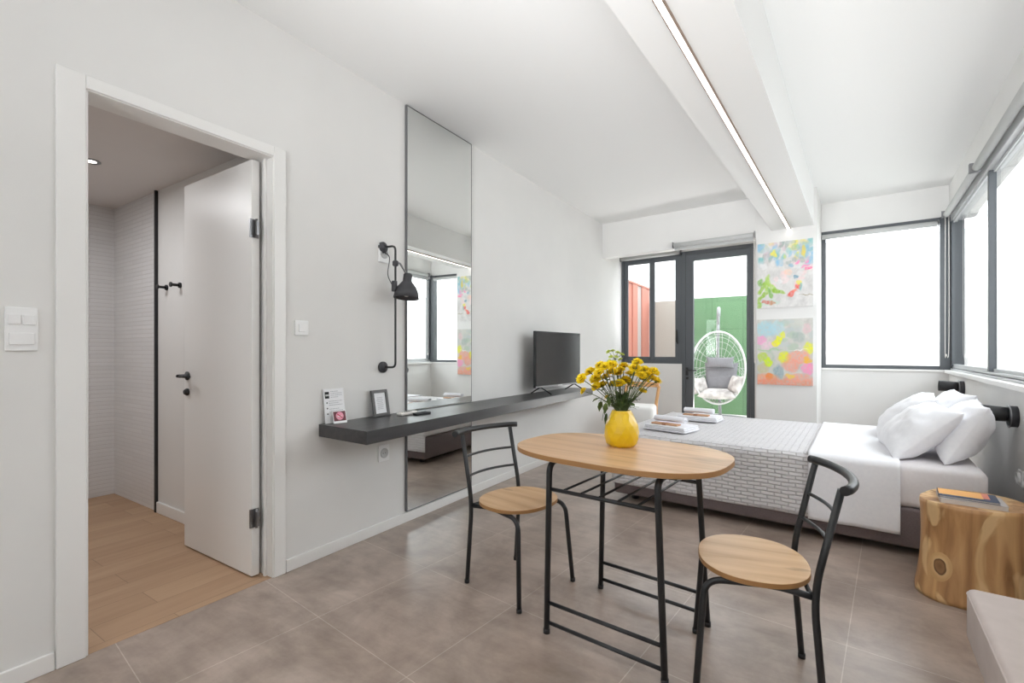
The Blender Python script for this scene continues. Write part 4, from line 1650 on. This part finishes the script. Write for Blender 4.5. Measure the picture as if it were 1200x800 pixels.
# ------------------------------------------------------------------ white chair by the window
t = thing('white_seat_chair', 'wooden chair with white padded seat beyond the bed foot', 'chair', (-1.66, 5.25, 0), radians(10))
obj('seat', rbox(NB(), -0.21, 0.19, -0.20, 0.20, 0.27, 0.50, 0.04, seg=4), mat('white_seat_cover', (244, 243, 240), 0.6), t)
for x in (-0.18, 0.17):
    obj('leg', tube(NB(), [(x, -0.17, 0), (x, -0.165, 0.28)], 0.016, 10), M_birch, t)
    obj('leg', tube(NB(), [(x, 0.17, 0), (x, 0.19, 0.30)], 0.016, 10), M_birch, t)
for x in (-0.185, 0.18):
    obj('back_post', tube(NB(), fillet([(x, 0.20, 0.30), (x, 0.215, 0.50), (x + 0.03, 0.235, 0.70)], 0.05), 0.019, 10), M_birch, t)
arc = [(-0.155 + 0.365 * k / 14, 0.237 + 0.03 * (1 - ((k - 7) / 7) ** 2), 0.715) for k in range(15)]
bm = NB()
for dz in (-0.018, 0.0, 0.018):
    tube(bm, [(a_, b_, c_ + dz) for a_, b_, c_ in arc], 0.012, 8)
obj('top_rail', bm, M_birch, t)

# ------------------------------------------------------------------ paintings
def paint(name, label, z0, z1, fn, N=110):
    x0, x1 = -0.847, -0.361
    p0 = RN * x0 + RD * 5.429
    t = thing(name, label, 'painting', (p0.x, p0.y, z0), -B, 'abstract paintings on the pillar')
    w_, h_ = x1 - x0, z1 - z0
    obj('canvas', bx(0, w_, -0.022, 0, 0, h_), M_paper, t)
    bm = NB()
    cl = bm.verts.layers.float_color.new('Col')
    nx, nz = N, int(N * h_ / w_)
    g = []
    for i in range(nx + 1):
        row = []
        for j in range(nz + 1):
            v = bm.verts.new((w_ * i / nx, -0.0225, h_ * j / nz))
            c_ = fn(i / nx, j / nz)
            v[cl] = lin(*[max(0, min(255, q)) for q in c_])
            row.append(v)
        g.append(row)
    for i in range(nx):
        for j in range(nz):
            bm.faces.new((g[i][j], g[i + 1][j], g[i + 1][j + 1], g[i][j + 1]))
    m = mat(name + '_paint', (255, 255, 255), 0.6)
    tt = NT(m)
    at_ = tt.n('ShaderNodeVertexColor', layer_name='Col')
    tt.l(at_.outputs['Color'], tt.b.inputs['Base Color'])
    obj('painted_surface', bm, m, t)
    return t


def blobber(base, blobs, seed, haze=14):
    def fn(u, v):
        n1 = noise.noise(Vector((u * 9, v * 9, seed)))
        n2 = noise.noise(Vector((u * 28, v * 28, seed + 5)))
        du = 0.03 * noise.noise(Vector((u * 12, v * 12, seed + 11)))
        dv_ = 0.03 * noise.noise(Vector((u * 12, v * 12, seed + 17)))
        c_ = [base[q] + haze * n1 + 8 * n2 for q in range(3)]
        for (bu, bv, ru, rv, an, col_, al) in blobs:
            x_ = (u + du - bu) / 1.3
            y_ = (v + dv_ - bv) * 1.38 / 1.3
            ca, sa = cos(an), sin(an)
            xr, yr = x_ * ca + y_ * sa, -x_ * sa + y_ * ca
            d = math.sqrt((xr / ru) ** 2 + (yr / rv) ** 2)
            k = al * max(0, min(1, (1.15 - d) / 0.35)) * (0.8 + 0.5 * n2)
            k = max(0, min(1, k))
            c_ = [c_[q] * (1 - k) + col_[q] * k for q in range(3)]
        return c_
    return fn


rb = random.Random(5)
teal, blue, yel, grn, red, pink, org = (130, 190, 190), (140, 190, 220), (235, 225, 90), (150, 190, 70), (235, 100, 90), (245, 140, 185), (240, 180, 120)
ub = []
for k in range(80):
    ub.append((rb.random(), rb.uniform(0.66, 1.0), rb.uniform(0.02, 0.055), rb.uniform(0.03, 0.075), rb.uniform(-0.4, 0.4), rb.choice([teal, blue, blue, (160, 190, 150), (225, 205, 150), (200, 205, 210), (205, 180, 190), (150, 165, 160), yel]), rb.uniform(0.45, 0.85)))
for k in range(16):
    ub.append((rb.uniform(0.05, 1), rb.uniform(0.3, 0.75), rb.uniform(0.03, 0.08), rb.uniform(0.03, 0.06), rb.uniform(-1, 1), rb.choice([(240, 215, 215), (225, 225, 225), (235, 235, 235), (240, 205, 205)]), 0.7))
for (a_, b_, an, L_) in ((0.10, 0.32, -0.5, 0.13), (0.19, 0.38, -0.1, 0.15), (0.30, 0.30, 0.7, 0.12), (0.09, 0.18, -0.9, 0.10), (0.24, 0.22, 0.3, 0.10), (0.38, 0.25, 1.2, 0.10), (0.05, 0.40, 0.2, 0.07)):
    ub.append((a_, b_, 0.035, L_, an, rb.choice([(140, 185, 60), (165, 205, 90), (120, 175, 80)]), 0.9))
ub += [(0.20, 0.08, 0.17, 0.045, 0, (190, 215, 200), 0.9), (0.16, 0.09, 0.06, 0.03, 0, (215, 120, 110), 0.9), (0.28, 0.07, 0.05, 0.03, 0, (205, 140, 110), 0.9), (0.03, 0.05, 0.04, 0.08, 0, (150, 190, 80), 0.9),
       (0.62, 0.20, 0.06, 0.04, 0.5, red, 0.9), (0.68, 0.24, 0.04, 0.03, 0, (240, 130, 110), 0.9), (0.74, 0.30, 0.05, 0.04, -0.4, red, 0.9), (0.77, 0.36, 0.035, 0.04, 0, yel, 0.95), (0.79, 0.30, 0.02, 0.05, 0, teal, 0.9), (0.70, 0.44, 0.03, 0.03, 0, (90, 140, 170), 0.8),
       (0.74, 0.66, 0.03, 0.03, 0, pink, 0.9), (0.87, 0.60, 0.06, 0.02, 0.2, pink, 0.9), (0.92, 0.56, 0.05, 0.02, 0.2, (245, 120, 160), 0.9), (0.90, 0.66, 0.03, 0.03, 0, pink, 0.8), (0.56, 0.53, 0.05, 0.05, 0, (240, 200, 180), 0.7), (0.62, 0.62, 0.05, 0.02, 0, (110, 170, 200), 0.7),
       (0.30, 0.82, 0.05, 0.04, 0, yel, 0.9), (0.85, 0.85, 0.07, 0.13, 0, (140, 185, 200), 0.7), (0.84, 0.83, 0.035, 0.09, 0, (235, 205, 80), 0.9), (0.90, 0.17, 0.12, 0.006, -0.1, (150, 140, 110), 0.9)]
lb = []
for k in range(60):
    lb.append((rb.random(), rb.random(), rb.uniform(0.04, 0.10), rb.uniform(0.04, 0.10), 0, rb.choice([(200, 205, 195), (190, 200, 200), (215, 205, 200), (170, 195, 170)]), 0.6))
lb += [(0.16, 0.85, 0.15, 0.13, 0, (165, 210, 222), 0.8), (0.38, 0.86, 0.10, 0.12, 0, (180, 215, 225), 0.7), (0.07, 0.68, 0.08, 0.08, 0, (240, 160, 205), 0.85), (0.20, 0.60, 0.12, 0.06, 0, (235, 200, 215), 0.8),
       (0.34, 0.63, 0.06, 0.06, 0, (240, 235, 50), 0.95), (0.41, 0.68, 0.05, 0.06, 0.3, (240, 240, 40), 0.95), (0.47, 0.76, 0.04, 0.05, 0, (235, 235, 60), 0.9), (0.93, 0.56, 0.07, 0.09, 0, (235, 235, 70), 0.95), (0.10, 0.42, 0.07, 0.08, 0, (190, 215, 80), 0.9), (0.20, 0.34, 0.07, 0.07, 0, (210, 240, 30), 0.95),
       (0.50, 0.42, 0.09, 0.09, 0, (235, 235, 50), 0.95), (0.75, 0.42, 0.16, 0.11, 0, (240, 165, 145), 0.9), (0.62, 0.30, 0.12, 0.10, 0, (240, 160, 140), 0.85), (0.93, 0.26, 0.10, 0.09, 0, (248, 150, 190), 0.95), (0.90, 0.38, 0.06, 0.05, 0, (245, 190, 60), 0.9),
       (0.40, 0.20, 0.07, 0.12, 0, (140, 165, 175), 0.8), (0.16, 0.10, 0.18, 0.08, 0, (242, 165, 130), 0.9), (0.5, 0.04, 0.6, 0.06, 0, (240, 150, 125), 0.85), (0.75, 0.12, 0.2, 0.07, 0, (240, 165, 145), 0.85), (0.22, 0.13, 0.05, 0.06, 0, (245, 140, 70), 0.9), (0.60, 0.13, 0.06, 0.04, 0, (240, 210, 80), 0.9),
       (0.75, 0.72, 0.10, 0.08, 0, (165, 180, 175), 0.7), (0.90, 0.85, 0.06, 0.08, 0, (225, 190, 195), 0.7), (0.10, 0.25, 0.09, 0.08, 0, (200, 185, 130), 0.6), (0.2, 0.53, 0.2, 0.012, 0, (160, 200, 140), 0.8), (0.74, 0.53, 0.14, 0.008, 0, (240, 240, 235), 0.9)]
paint('abstract_painting', 'upper pastel painting with green leaves hanging on the pillar', 1.546, 2.207, blobber((214, 212, 210), ub, 2.0))
bpy.data.objects['abstract_painting'].name = 'abstract_painting'
paint('abstract_painting', 'lower painting with yellow and coral patches hanging on pillar', 0.765, 1.430, blobber((206, 204, 198), lb, 8.0))

# ------------------------------------------------------------------ outdoors
struct('patio_ground', bx(-6, 5, BY + 0.2, 14, -0.1, 0.0), M_patio)
struct('patio_ground_side', bx(X1, 5, -4, BY + 0.2, -0.1, 0.0), noise_mat('grey_paving', (170, 168, 165), (182, 180, 176), 0.8, (6, 6, 6), 4))
o = obj('grass_wall', bx(-2.02, -0.55, 9.0, 9.12, 0.0, 2.07), M_grass)
tag(o, 'green artificial grass wall behind the hanging chair', 'wall panel')
o = obj('garden_wall', bx(-2.62, -2.02, 9.02, 9.14, 0.0, 2.055), mat('grey_beige_render', (150, 146, 138), 0.9))
tag(o, 'low grey beige garden wall beside the green one', 'garden wall')
tag(obj('garden_wall', bx(-0.55, 0.1, 9.0, 9.12, 0.0, 2.07), M_grass), 'far right stretch of green garden wall', 'garden wall')
t = thing('corrugated_fence', 'red brown corrugated fence seen through the small window', 'fence', (-2.60, 6.4, 0))
cols_ = [mat('fence_red', (160, 100, 84), 0.7), mat('fence_grey', (150, 142, 138), 0.7)]
pat = [0, 0, 1, 1, 0, 0, 0, 1, 0, 0]
for k in range(10):
    y = 0.26 * k
    obj('panel', bx(-0.04 - 0.02 * (k % 2), 0.0 - 0.02 * (k % 2), y, y + 0.26, 0, 2.28), cols_[pat[k]], t)
obj('top_rail', bx(-0.06, 0.01, 0, 2.6, 2.28, 2.31), cols_[0], t)
struct('neighbour_wall', bx(-8, 6, 13.0, 13.2, 0, 3.6), mat('outdoor_white', (214, 214, 212), 0.9))
tag(obj('terrace_wall', bx(0.12, 3.6, 7.7, 7.85, 0, 2.3), M_white_out), 'white terrace wall outside the large window', 'wall')
bpy.data.objects['terrace_wall']['kind'] = 'structure'
bm = NB()
box(bm, WALL_R + 2.0, WALL_R + 2.15, -2.0, 7.5, 0, 2.2, MR)
struct('side_wall_outside', bm, M_white_out)

# hanging egg chair
EY = 8.0
EX = -1.235
t = thing('hanging_egg_chair', 'white wicker hanging egg chair in front of green wall', 'chair', (EX, EY, 0), radians(4))
cz, rx, rz_ = 0.852, 0.385, 0.560
M_wick = mat('white_wicker', (186, 187, 186), 0.6)
M_stand = mat('grey_stand', (140, 143, 144), 0.5)
ring = [(rx * cos(2 * pi * k / 48), -0.16 + 0.03 * sin(2 * pi * k / 48), cz + rz_ * sin(2 * pi * k / 48)) for k in range(48)]
obj('front_ring', tube(NB(), ring, 0.015, 10, closed=True), M_wick, t)
bm = NB()
DB = 0.42
def egg(a, f):
    # a round the opening, f 0 at ring .. 1 at back pole
    c_ = cos(f * pi / 2)
    return Vector((rx * cos(a) * c_, -0.16 + DB * sin(f * pi / 2), cz - 0.04 * f + rz_ * sin(a) * c_))


for k in range(22):
    a = 2 * pi * k / 22
    tube(bm, [egg(a, q / 12) for q in range(12)], 0.0032, 6)
for f in (0.10, 0.2, 0.32, 0.45, 0.6, 0.75, 0.9):
    tube(bm, [egg(2 * pi * k / 32, f) for k in range(32)], 0.0032, 6, closed=True)
rw = random.Random(4)
for k in range(34):       # irregular weave in the lower half
    a = rw.uniform(pi * 1.02, pi * 1.98)
    b_ = a + rw.uniform(-0.8, 0.8)
    tube(bm, [egg(a + (b_ - a) * q / 8, 0.02 + 0.8 * q / 8) for q in range(9)], 0.0035, 6)
obj('basket', bm, M_wick, t)
stp = fillet([(-0.02, 0.50, 0.05), (-0.06, 0.52, 1.0), (-0.03, 0.30, 1.80), (0.0, 0.03, 1.79), (0.0, 0.0, 1.66)], 0.25, 10)
obj('stand', tube(NB(), stp, 0.026, 12), M_stand, t)
obj('stand_base', tube(NB(), [(0.46 * cos(2 * pi * k / 36), 0.08 + 0.46 * sin(2 * pi * k / 36), 0.03) for k in range(36)], 0.022, 10, closed=True), M_stand, t)
bm = tube(NB(), [(0, 0, 1.70), (0, -0.01, 1.52)], 0.012, 8)
tube(bm, [(0, -0.01, 1.53), (0.0, -0.14, 1.415)], 0.008, 8)
tube(bm, [(0, -0.01, 1.53), (0.0, 0.10, 1.35)], 0.008, 8)
obj('hanger', bm, M_stand, t)
M_cgrey = noise_mat('dark_grey_cushion', (118, 118, 122), (128, 128, 132), 0.9, (50, 50, 50), 2)
M_cpat = noise_mat('white_grey_patterned_cushion', (200, 197, 193), (140, 135, 132), 0.9, (9, 9, 9), 2)
def cush(label, x, y, z, w_, h_, t_, rot, m, seed):
    M_ = Matrix.Rotation(rot[2], 4, 'Z') @ Matrix.Rotation(rot[0], 4, 'X') @ Matrix.Rotation(rot[1], 4, 'Y')
    o = obj('cushion', cushion(w_, h_, t_, 18, 0.006, seed, 2.4, 0.15, M_), m, None, smooth=True)
    o.location = (EX + x, EY + y, z)
    return tag(o, label, 'cushion', 'cushions in the hanging chair')


cush('dark grey back cushion in the hanging chair', 0.02, 0.10, 0.70, 0.50, 0.46, 0.10, (radians(80), 0, 0), M_cgrey, 11)
cush('small grey head pillow at the top of hanging chair', 0.01, 0.05, 0.93, 0.42, 0.17, 0.09, (radians(85), 0, 0), M_cgrey, 12)
cush('patterned seat cushion at the bottom of hanging chair', 0.0, -0.10, 0.445, 0.56, 0.34, 0.13, (radians(14), 0, 0), M_cpat, 13)
cush('patterned side cushion on the left of hanging chair', -0.27, -0.08, 0.56, 0.28, 0.28, 0.12, (radians(70), 0, radians(50)), M_cpat, 14)
cush('patterned side cushion on the right of hanging chair', 0.25, -0.08, 0.60, 0.28, 0.28, 0.12, (radians(70), 0, radians(-50)), M_cpat, 15)
